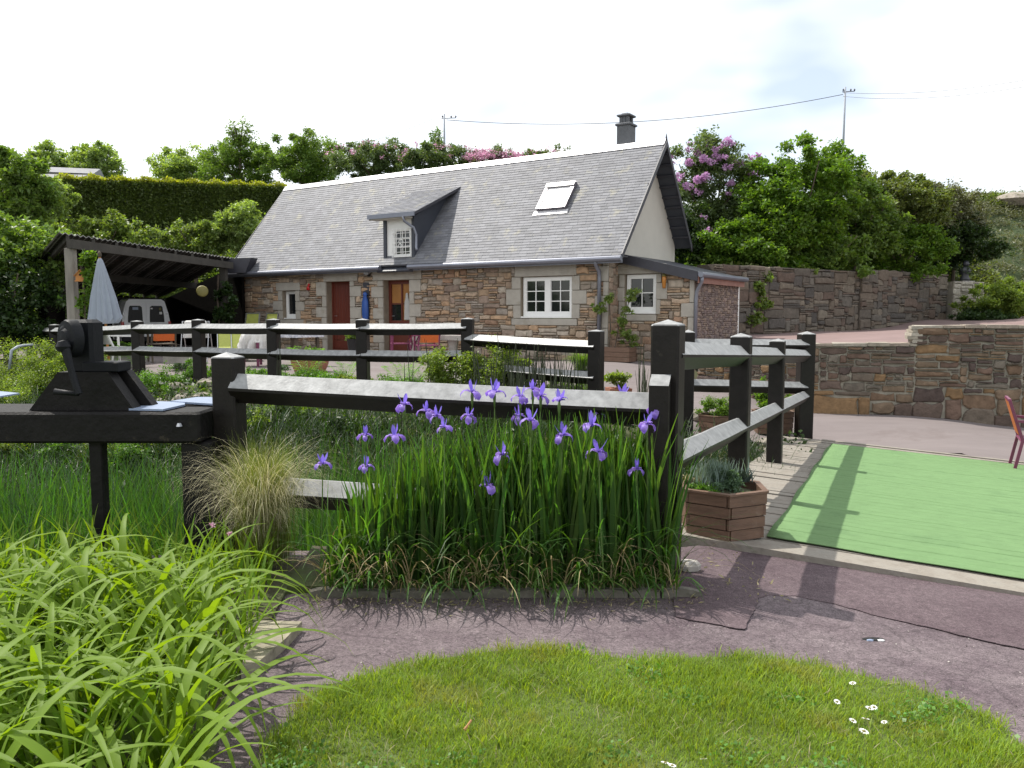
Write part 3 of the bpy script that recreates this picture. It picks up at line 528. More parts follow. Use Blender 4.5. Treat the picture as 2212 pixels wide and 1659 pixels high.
# openings: reveals are the core itself; windows and doors set back
def window(parent, r, yl, cols, rows, cas=1, fr=.055, f=None, bar=.022, name='window', sill=True):
    f = f or (lambda a, b, c: Vector((a, b, c)))
    x0, z0, x1, z1 = r; mb = MB()
    def bx(m, a, b, c, d, y0, y1): m.add([f(a, y0, b), f(c, y0, b), f(c, y0, d), f(a, y0, d), f(a, y1, b), f(c, y1, b), f(c, y1, d), f(a, y1, d)], [(0, 1, 2, 3), (5, 4, 7, 6), (4, 0, 3, 7), (1, 5, 6, 2), (3, 2, 6, 7), (4, 5, 1, 0)])
    bx(mb, x0, z0, x0 + fr, z1, yl, yl + .07); bx(mb, x1 - fr, z0, x1, z1, yl, yl + .07); bx(mb, x0 + fr, z1 - fr, x1 - fr, z1, yl, yl + .07); bx(mb, x0 + fr, z0, x1 - fr, z0 + fr * 1.4, yl, yl + .07)
    w = (x1 - x0 - 2 * fr) / cas
    for c in range(1, cas): bx(mb, x0 + fr + c * w - fr * .95, z0 + fr * 1.4, x0 + fr + c * w + fr * .95, z1 - fr, yl - .004, yl + .066)
    wo = mb.build(name, M_white, parent)
    for c in range(cas):
        a = x0 + fr + c * w + (fr * .95 if c else 0) + .02; b = x0 + fr + (c + 1) * w - (fr * .95 if c < cas - 1 else 0) - .02; lo = z0 + fr * 1.4 + .02; hi = z1 - fr - .02
        g = MB()
        bx(g, a - .02, lo - .02, a, hi + .02, yl + .01, yl + .06); bx(g, b, lo - .02, b + .02, hi + .02, yl + .01, yl + .06); bx(g, a, hi, b, hi + .02, yl + .01, yl + .06); bx(g, a, lo - .02, b, lo, yl + .01, yl + .06)
        for i in range(1, cols): xx = a + (b - a) * i / cols; bx(g, xx - bar / 2, lo, xx + bar / 2, hi, yl + .018, yl + .04)
        for j in range(1, rows): zz = lo + (hi - lo) * j / rows; bx(g, a, zz - bar / 2, b, zz + bar / 2, yl + .020, yl + .038)
        g.build('casement', M_white, wo)
        for i in range(cols):
            for j in range(rows):
                p = MB(); e = .004; bx(p, a + (b - a) * i / cols + e, lo + (hi - lo) * j / rows + e, a + (b - a) * (i + 1) / cols - e, lo + (hi - lo) * (j + 1) / rows - e, yl + .046, yl + .054); p.build('pane', M_glass, wo)
    if sill:
        s_ = MB(); bx(s_, x0 - .02, z0 - .035, x1 + .02, z0 - .001, yl - .10, yl + .05); s_.build('window_sill', M_white, wo)
    return wo
window(house, (wn_s[0] + .01, wn_s[1] + .05, wn_s[2] - .01, wn_s[3] - .01), YW + .13, 1, 1, 1, .07)
bw = window(house, (wn_b[0] + .02, wn_b[1] + .05, wn_b[2] - .02, wn_b[3] - .01), YW + .07, 2, 3, 2, .075)
cu = MB(); cu.box((wn_b[0] + .8, YW + .19, wn_b[1] + .12), (wn_b[0] + 1.2, YW + .2, wn_b[1] + .55)); cu.build('net_curtain', M_curt, bw)
# doors
def door(r, yl, glazed):
    x0, z0, x1, z1 = r; mb = MB(); fr = .055
    if not glazed:
        mb.box((x0, yl, z0), (x0 + fr, yl + .09, z1)); mb.box((x1 - fr, yl, z0), (x1, yl + .09, z1)); mb.box((x0 + fr, yl, z1 - fr), (x1 - fr, yl + .09, z1))
        dd = mb.build('door', M_door, house); n = 7; w = (x1 - x0 - 2 * fr) / n
        for i in range(n): b = MB().box((x0 + fr + i * w + .003, yl + .02, z0 + .3), (x0 + fr + (i + 1) * w - .003, yl + .06, z1 - fr - .003), .004); b.build('board', M_door, dd)
        b = MB(); b.box((x0 + fr, yl + .012, z0), (x1 - fr, yl + .06, z0 + .29)); b.box((x0 + fr + .02, yl - .004, z0 + .06), (x1 - fr - .02, yl + .012, z0 + .075)); b.box((x0 + fr + .01, yl - .006, z0 + .62), (x1 - fr - .01, yl + .02, z0 + .65)); b.build('weatherboard', M_door, dd)
    else:
        mb.box((x0, yl, z0), (x0 + .09, yl + .09, z1)); mb.box((x1 - .09, yl, z0), (x1, yl + .09, z1)); mb.box((x0 + .09, yl, z1 - .1), (x1 - .09, yl + .09, z1)); zm = z0 + (z1 - z0) * .44
        mb.box((x0 + .09, yl, zm - .08), (x1 - .09, yl + .09, zm)); mb.box((x0 + .09, yl + .02, z0), (x1 - .09, yl + .07, zm - .08)); xm = (x0 + x1) / 2; mb.box((xm - .025, yl + .01, zm), (xm + .025, yl + .07, z1 - .1)); zz = (zm + z1 - .1) / 2 - .04; mb.box((x0 + .09, yl + .014, zz - .02), (x1 - .09, yl + .066, zz + .02))
        dd = mb.build('door', M_door, house)
        for a, b in ((x0 + .09, xm - .025), (xm + .025, x1 - .09)):
            for lo, hi in ((zm, zz - .02), (zz + .02, z1 - .1)): MB().box((a + .002, yl + .045, lo + .002), (b - .002, yl + .052, hi - .002)).build('pane', M_amber if rw.random() < .6 else M_glass, dd)
        c = MB(); c.lathe([(.05, 0), (.11, .01), (.09, .5), (.05, .62), (.05, .72), (.01, .76)], 12, (xm + .2, yl + .0, zm + .02), 1, .3); c.build('hanging_curtain', M_curt, dd)
    h_ = MB().tube([(x0 + .14, yl - .03, z0 + 1.02), (x0 + .24, yl - .03, z0 + 1.02)], .01, 6); h_.build('handle', M_steel, dd)
    MB().box((x0 - .05, YW - .06, z0 - .05), (x1 + .05, yl + .1, z0 - .002)).build('threshold', M_granite, dd)
door(d1, YW + .2, False); door(d2, YW + .2, True)
# roof
def roofpt(x, s, h=0.): return Vector((x, 0, ZE)) + RU * s + RN * h
core = MB(); HB = 1.9; ZB = 3.1
core.add([roofpt(LX, 0, -.09), roofpt(XR, 0, -.09), roofpt(XR, SL, -.02), roofpt(LX, SL, -.02), roofpt(LX, 0, -.015), roofpt(XR, 0, -.015), roofpt(XR, SL, -.005), roofpt(LX, SL, -.005)], [(3, 2, 1, 0), (4, 5, 6, 7), (0, 1, 5, 4), (1, 2, 6, 5), (2, 3, 7, 6), (3, 0, 4, 7)])
roof = core.build('roof', M_darkt, house)
b = MB(); yb, zb = YR + HB, ZB - .1
b.add([(LX, YR, ZR), (XR, YR, ZR), (XR, yb, zb), (LX, yb, zb), (LX, YR, ZR - .1), (XR, YR, ZR - .1), (XR, yb, zb - .1), (LX, yb, zb - .1)], [(3, 2, 1, 0), (4, 5, 6, 7), (0, 1, 5, 4), (1, 2, 6, 5), (2, 3, 7, 6), (3, 0, 4, 7)]); b.build('back_slope', M_slated, roof)
rows = 40; ex = SL / rows; sl = []
for r_ in range(rows):
    x = LX - rw.uniform(0, .2)
    while x < XR:
        w = rw.uniform(.18, .26); a, c = max(x, LX), min(x + w - .004, XR); x += w
        if c - a < .03: continue
        sl.append((a, c, r_))
slm = MB(); keep = []
def slate(mb, a, c, r_):
    l0 = r_ * ex + rw.uniform(-.004, .004); l1 = min((r_ + 1) * ex + .02, SL); h0 = .011 + rw.uniform(0, .003); h1 = .003
    mb.add([roofpt(a, l0, h0 - .008), roofpt(c, l0, h0 - .008), roofpt(c, l0, h0), roofpt(a, l0, h0), roofpt(c, l1, h1), roofpt(a, l1, h1)], [(0, 1, 2, 3), (3, 2, 4, 5), (1, 4, 2), (0, 3, 5)])
for a, c, r_ in sl: slate(slm, a, c, r_)
so = slm.build('slates', M_slate, roof); so['kind'] = 'stuff'
rc = MB()                             # ridge capping, bright
x = LX
while x < XR - .01:
    x2 = min(x + 1.2, XR); rc.prism([(x, YR - .15, ZR - .13), (x, YR - .02, ZR + .03), (x, YR + .03, ZR + .035), (x, YR + .13, ZR - .13), (x, YR + .1, ZR - .14), (x, YR, ZR - .01), (x, YR - .12, ZR - .15)][::-1], (x2 - x - .006, 0, 0)); x = x2
rc.build('ridge_capping', M_ridge, roof)
MB().lathe([(.03, 0), (.02, .08), (.004, .16)], 6, (XR, YR, ZR)).build('finial', M_darkt, roof)
for x in (XR, LX - .03):              # verge boards
    v = MB(); v.prism([(x, -.02, ZE - .12), (x, YR, ZR - .16), (x, yb, zb - .2), (x, yb, zb - .02), (x, YR, ZR + .01), (x, -.02, ZE + .03)], (.03, 0, 0)); v.build('verge_board', M_darkt, roof)
# gable walls
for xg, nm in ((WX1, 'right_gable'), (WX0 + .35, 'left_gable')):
    g = MB(); g.prism([(xg - .35, YW, ZE - .2 if xg > -5 else 0), (xg - .35, YW, ZE + .20), (xg - .35, YR, ZR - .12), (xg - .35, yb - .06, zb - .03), (xg - .35, yb - .06, 0)], (.35, 0, 0)); g.build(nm, M_render if nm == 'right_gable' else M_shedw, house)  # left gable coloured near black to imitate shade inside the carport
for k_ in range(9):                   # rafters under the back verge
    t0 = .07 + k_ * .1; yy = YR + HB * t0; zz = ZR + (zb - ZR) * t0
    MB().beam((WX1, yy, zz - .14), (XR, yy, zz - .14), .05, .05).build('purlin_end', M_darkt, roof)
for t0 in (.25, .6): MB().prism([(WX1, YR * t0 + .02, ZE + (ZR - ZE) * t0 - .13), (XR + .01, YR * t0, ZE + (ZR - ZE) * t0 - .13), (WX1, YR * t0, ZE + (ZR - ZE) * t0 - .32)], (0, .07, 0)).build('verge_bracket', M_zinc, roof)
# gutters
xg0 = RF(823, 575).x; xg1 = RF(884, 573).x
for a, b_ in ((LX - .1, xg0), (xg1, XR + .03)):
    g = MB(); g.tube([(a, -.07, ZE - .075), (b_, -.07, ZE - .075)], .068, 10); g.box((a, -.02, ZE - .17), (b_, .005, ZE - .005)); g.build('gutter', M_zinc, house, auto=True)
dx = FH(1294, 620, .18)[0]
MB().tube([(dx, -.06, ZE - .1), (dx, .0, ZE - .2), (dx, .17, ZE - .34), (dx, .19, ZE - .5), (dx, .19, 0.)], .045, 10).build('downpipe', M_zinc, house, True)
# eaves soffit
MB().box((LX, .0, ZE - .03), (XR, YW + .05, ZE + .0)).build('soffit', M_darkt, house)
# dormer
xa, _ = FH(833, 520, .22); xb, _ = FH(896, 520, .22); z_e1 = FH(850, 468, -.08)[1]
dl, dr = FH(796, 470, -.1)[0], FH(897, 462, -.1)[0]; pB1, pB2 = RF(900, 417), RF(996, 409); tt_ = (pB1.z + pB2.z) / 2; yB = (tt_ - ZE) / (ZR - ZE) * YR
dormer = MB(); dormer.box((xa + .04, .22, ZE - .05), (xb - .04, .34, z_e1)); dm_ = dormer.build('dormer', M_white, house)
rl = MB(); th = .07
z0_, z1_ = z_e1, tt_ + .02
for nme, hh_, mm, x0_, x1_ in (('dormer_roof', th, M_slate, dl, dr),):
    rl.add([(x0_, -.12, z0_), (x1_, -.12, z0_), (x1_ + .02, yB + .1, z1_), (x0_ + .1, yB + .1, z1_), (x0_, -.12, z0_ + th), (x1_, -.12, z0_ + th), (x1_ + .02, yB + .1, z1_ + th), (x0_ + .1, yB + .1, z1_ + th)], [(3, 2, 1, 0), (4, 5, 6, 7), (0, 1, 5, 4), (1, 2, 6, 5), (2, 3, 7, 6), (3, 0, 4, 7)])
dro = rl.build('dormer_roof', M_darkt, dm_)
sm = MB(); nr = 16; Lr = math.hypot(yB + .2, z1_ - z0_); 
for r_ in range(nr):
    x = dl - rw.uniform(0, .2); t0, t1 = r_ / nr, (r_ + 1) / nr
    while x < dr:
        w = rw.uniform(.2, .3); a, c = max(x, dl), min(x + w - .004, dr); x += w
        if c - a < .03: continue
        P = lambda X, t, h_: (X + (.02 * t), -.125 + (yB + .22) * t, z0_ + th + (z1_ - z0_) * t + h_)
        sm.add([P(a, t0, .002), P(c, t0, .002), P(c, t0, .015), P(a, t0, .015), P(c, t1, .003), P(a, t1, .003)], [(0, 1, 2, 3), (3, 2, 4, 5), (1, 4, 2), (0, 3, 5)])
sm.build('dormer_slates', M_slate, dm_)['kind'] = 'stuff'
for x, nn_ in ((xa - .03, 0), (xb - .06, 1)):
    ck = MB(); ck.prism([(x, .16, ZE + .02), (x, .16, z_e1 - .0), (x, yB, z1_ - .02)], (.09, 0, 0)); ck.build('cheek', M_slated, dm_)
db = MB(); db.box((dl, -.16, z0_ - .03), (dr, -.122, z0_ + .09)); db.build('fascia', M_zinc, dm_)
sb_ = MB().box((dl + .02, -.11, z0_ - .05), (xb - .02, .22, z0_ - .004)).build('dormer_soffit', M_render, dm_)
apr = MB(); apr.add([(xa - .12, -.05, ZE - .16), (xb + .12, -.05, ZE - .16), (xb, .21, ZE + .06), (xa, .21, ZE + .06), (xa - .12, -.0, ZE - .2), (xb + .12, 0, ZE - .2), (xb, .23, ZE - .0), (xa, .23, ZE - .0)], [(0, 1, 2, 3), (4, 7, 6, 5), (0, 4, 5, 1), (1, 5, 6, 2), (3, 7, 4, 0)]); apr.build('apron', M_slated, dm_)
wd = rectf(850, 494, 893, 555, .16); wr = (max(wd[0], xa + .12), max(wd[1], ZE + .17), min(wd[2], xb - .07), wd[3])
window(house, wr, .15, 2, 3, 1, .045, name='window', sill=False)
gr = MB(); x0, z0, x1, z1 = wr; yg = .10
for i in range(5): xx = x0 + (x1 - x0) * i / 4; gr.tube([(xx, yg, z0), (xx, yg, z1)], .009, 5)
for i in range(7): zz = z0 + (z1 - z0) * i / 6; gr.tube([(x0, yg - .005, zz), (x1, yg - .005, zz)], .008, 5)
for cx_, cz_, s_ in ((.5, .52, 1), (.5, .36, -1), (.15, .78, 1), (.15, .18, -1)):
    cx_ = x0 + (x1 - x0) * cx_; cz_ = z0 + (z1 - z0) * cz_
    gr.tube([(cx_ + s_ * (.10 - .011 * q) * math.cos(q * .75), yg - .02, cz_ + (.10 - .011 * q) * math.sin(q * .75)) for q in range(9)], .009, 5)
gr.build('window_grille', M_white, dm_)
dpx = xb - .1; MB().tube([(dpx, -.13, z0_ - .02), (dpx, -.10, z0_ - .14), (dpx + .2, .06, z0_ - .32), (dpx + .24, .12, z0_ - .5), (dpx + .25, .10, z0_ - .85), (dpx + .30, .06, z0_ - .92)], .037, 9).build('dormer_downpipe', M_zinc, dm_, True)
# roof window
k4 = [RF(1164, 458), RF(1222, 455), RF(1245, 399), RF(1187, 404)]; sx0 = (k4[0].x + k4[3].x) / 2; sx1 = (k4[1].x + k4[2].x) / 2; s0 = (k4[0] - Vector((k4[0].x, 0, ZE))).dot(RU); s1 = (k4[2] - Vector((k4[2].x, 0, ZE))).dot(RU)
def rbox(mb, a, c, d, e, h0, h1): mb.add([roofpt(a, d, h0), roofpt(c, d, h0), roofpt(c, e, h0), roofpt(a, e, h0), roofpt(a, d, h1), roofpt(c, d, h1), roofpt(c, e, h1), roofpt(a, e, h1)], [(3, 2, 1, 0), (4, 5, 6, 7), (0, 1, 5, 4), (1, 2, 6, 5), (2, 3, 7, 6), (3, 0, 4, 7)])
sk = MB(); rbox(sk, sx0 - .03, sx0 + .06, s0, s1, .01, .12); rbox(sk, sx1 - .06, sx1 + .03, s0, s1, .01, .12); rbox(sk, sx0 + .06, sx1 - .06, s0, s0 + .09, .01, .11); rbox(sk, sx0 + .06, sx1 - .06, s1 - .16, s1, .01, .13)
sko = sk.build('roof_window', mat('skylight_frame', (.15, .14, .16), .35, .1, 3, metal=.4), house)
p = MB(); rbox(p, sx0 + .06, sx1 - .06, s0 + .09, s1 - .16, .05, .095); p.build('roller_shutter', mat('white_shutter', (.82, .81, .80), .3, .03, 3), sko)
p = MB(); rbox(p, sx0 - .02, sx1 + .02, s1 - .155, s1 - .01, .131, .15); p.build('shutter_box', M_white, sko)
p = MB(); rbox(p, sx0 - .1, sx1 + .1, s0 - .14, s0 - .004, .012, .03); p.build('flashing', M_ridge, sko)
# chimney
ca, _ = FH(1342, 290, YR + .4); cb, _ = FH(1383, 290, YR + .4); zc = FH(1362, 274, YR + .4)[1]; cb = ca + .36; cw = cb - ca; cy0 = YR + .12
c = MB(); c.box((ca, cy0, ZR - .7), (cb, cy0 + cw * 1.1, zc), .01); c.box((ca - .04, cy0 - .04, zc + .001), (cb + .04, cy0 + cw * 1.1 + .04, zc + .06), .015); co = c.build('chimney', M_cham, house)
p = MB(); e = .05; ym = cy0 + cw * 1.1
for a, b_ in ((ca + e, cy0 + e), (cb - e - .08, cy0 + e), (ca + e, ym - e - .08), (cb - e - .08, ym - e - .08), ((ca + cb) / 2 - .04, cy0 + e), ((ca + cb) / 2 - .04, ym - e - .08)): p.box((a, b_, zc + .061), (a + .08, b_ + .08, zc + .24))
p.build('pot_piers', M_cham, co); p = MB(); p.box((ca - .01, cy0 - .01, zc + .241), (cb + .01, ym + .01, zc + .29), .012); p.box((ca + .08, cy0 + .08, zc + .291), (cb - .08, ym - .08, zc + .33), .012); p.build('chimney_cap', M_cham, co)
# annex (lean-to) on the right
YA = .78; AX1 = FH(1501, 650, YA)[0]; zl = FH(1345, 548, YA - .1)[1]; zr = FH(1500, 586, YA - .1)[1]
slope = (zr - zl) / (AX1 - WX1)
def atop(x): return zl + slope * (x - WX1) - .16
def fa(a, b, c): return Vector((a, YA + b, c))
wa = rectf(1350, 592, 1418, 679, YA)
A0 = WX1 - .02; core = MB(); wallcore(core, A0, AX1, atop, [wa], fa, .4)
aw = core.build('annex_wall', M_mortar, house)
dressed = [('lintel', rectf(1330, 570, 1436, 592, YA)), ('sill', (wa[0] - .12, wa[1] - .16, wa[2] + .02, wa[1]))]
quoins(wa[0], wa[2], wa[1], wa[3], 1, 1, (.3, .4), (.14, .3)); quoins(AX1, AX1, 0, atop(AX1) - .02, 1, 0, (.3, .45), (.14, .3))
dressed = [(n_, (max(r[0], A0), r[1], min(r[2], AX1 + .001), r[3])) for n_, r in dressed]
blk = [(a - A0, b + .04, c - A0, d + .04) for a, b, c, d in [wa] + [r for _, r in dressed]]
rects = [(a + A0, b - .04, c + A0, d - .04) for a, b, c, d in pack(AX1 - A0, atop(A0) + .04, .056, .06, rw, (3, 8), (1, 3), blk, topf=lambda x: atop(x + A0) + .04)]
wall_stones(aw, fa, rects, PAL_H, 200, .008, .05, .018, rng=rw)
for nme, r in dressed: MB().box((r[0] + .006, YA - .045, r[1] + .006), (r[2] - .006, YA + .14, r[3] - .006), .008).build(nme, M_granite, aw)
window(house, (wa[0] + .02, wa[1] + .05, wa[2] - .02, wa[3] - .01), YA + .07, 2, 2, 1, .075)
# return of the main wall (short side face)
def fret(a, b, c): return Vector((WX1 - b, YW + a, c))
rects = pack(YA - YW, ZE, .056, .06, rw, (3, 8), (2, 4)); wall_stones(fw, fret, rects, [(.36, .25, .18), (.40, .30, .23), (.33, .27, .21)], 60, .009, .02, .008, rng=rw, stuffname='return_stones')
# annex side wall + roof
AY = YA + 3.1; s_ = MB(); s_.box((AX1 - .35, YA + .01, 0), (AX1 + .02, AY, atop(AX1) - .02)); s_.build('annex_side_wall', mat('roughcast', (.20, .155, .135), .95, .35, 14, 1.0, 24, col2=(.13, .10, .09)), house)
sw_ = house.children[-1]; fs_ = lambda a, b, c: Vector((AX1 + .02 - b, YA + .02 + a, c)); wall_stones(sw_, fs_, pack(AY - YA - .03, atop(AX1) - .05, .055, .05, rw, (1, 4), (1, 2)), [(.22, .165, .14), (.19, .15, .13), (.25, .19, .15), (.17, .13, .12)], 0, .006, .025, .012, rng=rw, stuffname='side_rubble')
MB().box((AX1 - .2, AY + .001, 0), (AX1 + .03, AY + .1, atop(AX1) - .05)).build('corner_post', M_white, house)
r = MB(); za_, zb_ = zl + .02, zl + slope * (AX1 + .12 - WX1); y0_, y1_ = YA - .18, AY + .12
r.add([(A0, y0_, za_ - .1), (AX1 + .12, y0_, zb_ - .1), (AX1 + .12, y1_, zb_ - .1), (A0, y1_, za_ - .1), (A0, y0_, za_), (AX1 + .12, y0_, zb_), (AX1 + .12, y1_, zb_), (A0, y1_, za_)], [(3, 2, 1, 0), (4, 5, 6, 7), (0, 1, 5, 4), (1, 2, 6, 5), (2, 3, 7, 6), (3, 0, 4, 7)])
ar = r.build('annex_roof', M_slated, house)
MB().prism([(A0, y0_ - .03, za_ - .2), (AX1 + .13, y0_ - .03, zb_ - .2), (AX1 + .13, y0_ - .03, zb_ + .02), (A0, y0_ - .03, za_ + .02)], (0, .028, 0)).build('fascia', M_darkt, ar)
MB().box((AX1 + .125, y0_, zb_ - .24), (AX1 + .15, y1_, zb_ - .08)).build('eaves_board', mat('reddish_eaves_board', (.26, .13, .10), .7), ar)
MB().tube([(AX1 + .2, y0_ - .02, zb_ - .05), (AX1 + .2, y1_, zb_ - .05)], .065, 10).build('gutter', M_zinc, ar, auto=True)
MB().tube([(AX1 + .2, y0_ + .05, zb_ - .1), (AX1 + .19, y0_ + .08, zb_ - .2), (AX1 + .07, YA - .07, zb_ - .42), (AX1 + .05, YA - .07, zb_ - .6), (AX1 + .05, YA - .07, 0)], .042, 10).build('downpipe', M_zinc, house, True)
q = FH(1491, 591, YA - .1); MB().box((q[0] - .1, YA - .12, q[1] - .04), (q[0] + .06, YA - .04, q[1] + .04), .015).build('white_vent_cap', M_white, aw)
# things fixed to the front
x, z = FH(790, 585, .1); t = empty('flood_lamp', 'small grey flood lamp under the eaves between the two doors', 'lamp', HM @ Vector((x, .15, z)), HA)
b_ = MB().box((-.09, -.09, -.08), (.09, .05, .08), .015, Matrix.Rotation(.5, 4, 'X')); b_.build('lamp_head', M_lamp, t); MB().tube([(0, .03, -.08), (0, .06, -.14), (0, .15, -.13)], .02, 6).build('bracket', M_darkt, t); MB().lathe([(.03, 0), (.035, -.03), (.02, -.05)], 8, (.02, .02, -.09)).build('sensor', M_rub, t)
x, z = FH(1437, 607, YA - .05); t = empty('wall_lantern', 'amber glass lantern with brass cap on the lean-to wall', 'lantern', HM @ Vector((x, YA - .12, z)), HA)
MB().lathe([(.03, -.17), (.04, -.15), (.055, .06), (.05, .1)], 10).build('glass_shade', M_lantb, t, True); MB().lathe([(.055, .1), (.05, .13), (.02, .15), (.02, .18), (.006, .2)], 10).build('brass_cap', M_yell, t, True); MB().tube([(0, .0, .12), (0, .08, .12)], .012, 6).build('bracket', M_darkt, t)
x, z = FH(666, 621, YW - .05); t = empty('red_ornament', 'small red wall ornament shaped like a bell cluster', 'ornament', HM @ Vector((x, YW - .06, z)), HA)
MB().lathe([(.07, -.08), (.06, .0), (.03, .05), (.01, .06)], 9, sy=.5).build('bell', M_red, t, True); MB().lathe([(.05, .05), (.055, .08), (.03, .12)], 9, (.03, 0, 0), sy=.5).build('bow', M_red, t, True)
x, z = FH(791, 665, YW - .08); t = empty('folded_parasol', 'closed blue parasol leaning on the wall between the doors', 'parasol', HM @ Vector((x, YW - .12, 0)), HA)
MB().lathe([(.03, .75), (.10, .8), (.12, 1.2), (.11, 1.45), (.06, 1.62), (.09, 1.66), (.03, 1.72)], 9, sy=.6).build('canopy', M_blue, t, True); MB().tube([(0, 0, 0), (0, 0, .8)], .02, 6).build('pole', M_steel, t)
MB().box((-.13, .06, .6), (.10, .085, 2.0)).build('backing_board', M_darkt, t)
# ================================================================== FENCES AND BRIDGE
def post(parent, c, z0, zt, w, rz, cap=.035, m=None, name='post', rough=.0, slope=0):
    M = Matrix.Translation((c[0], c[1], 0)) @ Matrix.Rotation(rz, 4, 'Z'); h = w / 2; b = .008; mb = MB()
    lv = [(z0, h), (zt - cap - b, h), (zt - cap, h - b * .5)]; vs = []
    for z, r in lv:
        q = r - .012; vs += [M @ Vector(p) for p in ((-q, -r, z), (q, -r, z), (r, -q, z), (r, q, z), (q, r, z), (-q, r, z), (-r, q, z), (-r, -q, z))]
    vs.append(M @ Vector((random.uniform(-.01, .01), 0, zt))); fs = [(r * 8 + k, r * 8 + (k + 1) % 8, r * 8 + 8 + (k + 1) % 8, r * 8 + 8 + k) for r in range(2) for k in range(8)] + [(16 + k, 16 + (k + 1) % 8, 24) for k in range(8)]
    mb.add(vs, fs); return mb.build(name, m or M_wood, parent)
def rail(parent, p, q, s=.12, m=None, name='rail', sag=.0, roll=math.pi / 4):
    p, q = Vector(p), Vector(q); mb = MB(); n = 5; d = (q - p).normalized(); x = d.cross(Vector((0, 0, 1))).normalized(); y = x.cross(d); vs = []; r = s / math.sqrt(2)
    for i in range(n + 1):
        t = i / n; c = p.lerp(q, t) + Vector((0, 0, -sag * math.sin(math.pi * t))); e = r * (1 + random.uniform(-.03, .03))
        for a in (0, 1, 2, 3):
            for o_ in (-.1, .1):
                A = a * math.pi / 2 + o_ + roll - math.pi / 4; vs.append(c + x * (math.cos(A) * e) + y * (math.sin(A) * e))
    fs = [(i * 8 + k, i * 8 + (k + 1) % 8, i * 8 + 8 + (k + 1) % 8, i * 8 + 8 + k) for i in range(n) for k in range(8)] + [tuple(range(7, -1, -1)), tuple(range(n * 8, n * 8 + 8))]
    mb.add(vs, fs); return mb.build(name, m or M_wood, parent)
# far fence along the garden edge
ff = empty('garden_fence', 'dark post and rail fence along the rockery between garden and yard', 'fence', (0, 12, 0))
ff.location = (0, 0, 0)
FP = [(66, 20.2, 699, 15), (118, 17.5, 700, 15), (205, 16.2, 697, 20), (296, 15.2, 692, 22), (428, 14, 689, 24), (590, 13, 688, 25), (783, 12.35, 688, 25), (1010, 11.95, 686, 26), (1288, 10.6, 712, 30)]
pts = []
for u, Y, v, w in FP:
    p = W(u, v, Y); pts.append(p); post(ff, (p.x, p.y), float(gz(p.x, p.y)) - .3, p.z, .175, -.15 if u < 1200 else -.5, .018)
for i in range(len(pts) - 1):
    a, b = pts[i], pts[i + 1]; drop = .165 if i < 7 else None
    if i == 7: za, zb_ = a.z - .33, b.z - .235
    else: za, zb_ = a.z - .165, b.z - .165
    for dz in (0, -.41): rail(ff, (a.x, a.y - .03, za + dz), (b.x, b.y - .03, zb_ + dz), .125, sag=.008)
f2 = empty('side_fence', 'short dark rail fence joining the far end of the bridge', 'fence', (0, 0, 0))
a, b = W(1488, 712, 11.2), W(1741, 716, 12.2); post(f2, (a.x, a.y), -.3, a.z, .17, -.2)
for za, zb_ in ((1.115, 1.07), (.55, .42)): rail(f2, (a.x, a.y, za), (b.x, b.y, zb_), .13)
# bridge
B0 = Vector((.905, 4.64, .082)); BA = Vector((.4728, 1, -.0527)); BR = Vector((.904, -.4275, -.052)); BRZ = math.atan2(-.4275, .904)
def BP(s, l, h=0): return B0 + BA * s + BR * l + Vector((0, 0, h))
br = empty('footbridge', 'wooden plank footbridge with dark railing and green carpet strip', 'footbridge', (0, 0, 0))
PZ = [(0, 1.518, .062), (2.28, 1.385, 0), (4.5, 1.27, 0)]
for s, zt, _ in PZ:
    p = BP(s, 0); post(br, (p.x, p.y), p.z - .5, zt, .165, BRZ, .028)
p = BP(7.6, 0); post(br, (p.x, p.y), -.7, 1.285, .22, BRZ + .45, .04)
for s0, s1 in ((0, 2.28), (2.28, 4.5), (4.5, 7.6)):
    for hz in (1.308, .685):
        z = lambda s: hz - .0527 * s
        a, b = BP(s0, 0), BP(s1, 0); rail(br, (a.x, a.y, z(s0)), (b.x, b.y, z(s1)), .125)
rp = random.Random(5)
pl = MB(); pw = .152; n = int((7.25 - .92) * 1.106 / pw)
for i in range(n):
    s0 = .93 + i * pw / 1.106; s1 = s0 + (pw - .012) / 1.106; l0 = -.22 + rp.uniform(-.06, .03); l1 = 3.7; dz = rp.uniform(-.008, .004); mb = MB(); ts = rp.uniform(-.01, .01)
    vs = []
    for l in (l0, l0 + .15, l1):
        w = rp.uniform(-.006, .006); vs += [BP(s0 + w + ts * l / 3, l, -.055), BP(s0 + w + ts * l / 3, l, dz + rp.uniform(-.003, .003)), BP(s1 + w, l, dz + rp.uniform(-.003, .003)), BP(s1 + w, l, -.055)]
    mb.add(vs, [(0, 1, 2, 3), (11, 10, 9, 8)] + [(k + j, k + (j + 1) % 4, k + 4 + (j + 1) % 4, k + 4 + j) for k in (0, 4) for j in range(4)]); mb.build('plank', M_plank, br)
mb = MB(); pr = [BP(.66, -.35, -.12), BP(.66, 3.8, -.12), BP(.66, 3.8, .004), BP(.66, -.35, .004)]
mb.prism(pr, BA * .235); mb.build('threshold_beam', M_plank, br)
mb = MB(); mb.prism([BP(.88, -.2, -.35), BP(.88, 3.8, -.35), BP(.88, 3.8, -.06), BP(.88, -.2, -.06)], BA * .08); mb.prism([BP(.9, 0, -.30), BP(.9, .12, -.30), BP(.9, .12, -.06), BP(.9, 0, -.06)], BA * 6.3); mb.build('bearer', M_woodb, br)
mb = MB(); mb.prism([BP(7.15, .3, -.1), BP(7.15, 3.9, -.1), BP(7.15, 3.9, .012), BP(7.15, .3, .012)], BA * .12); mb.build('end_board', M_plank, br)
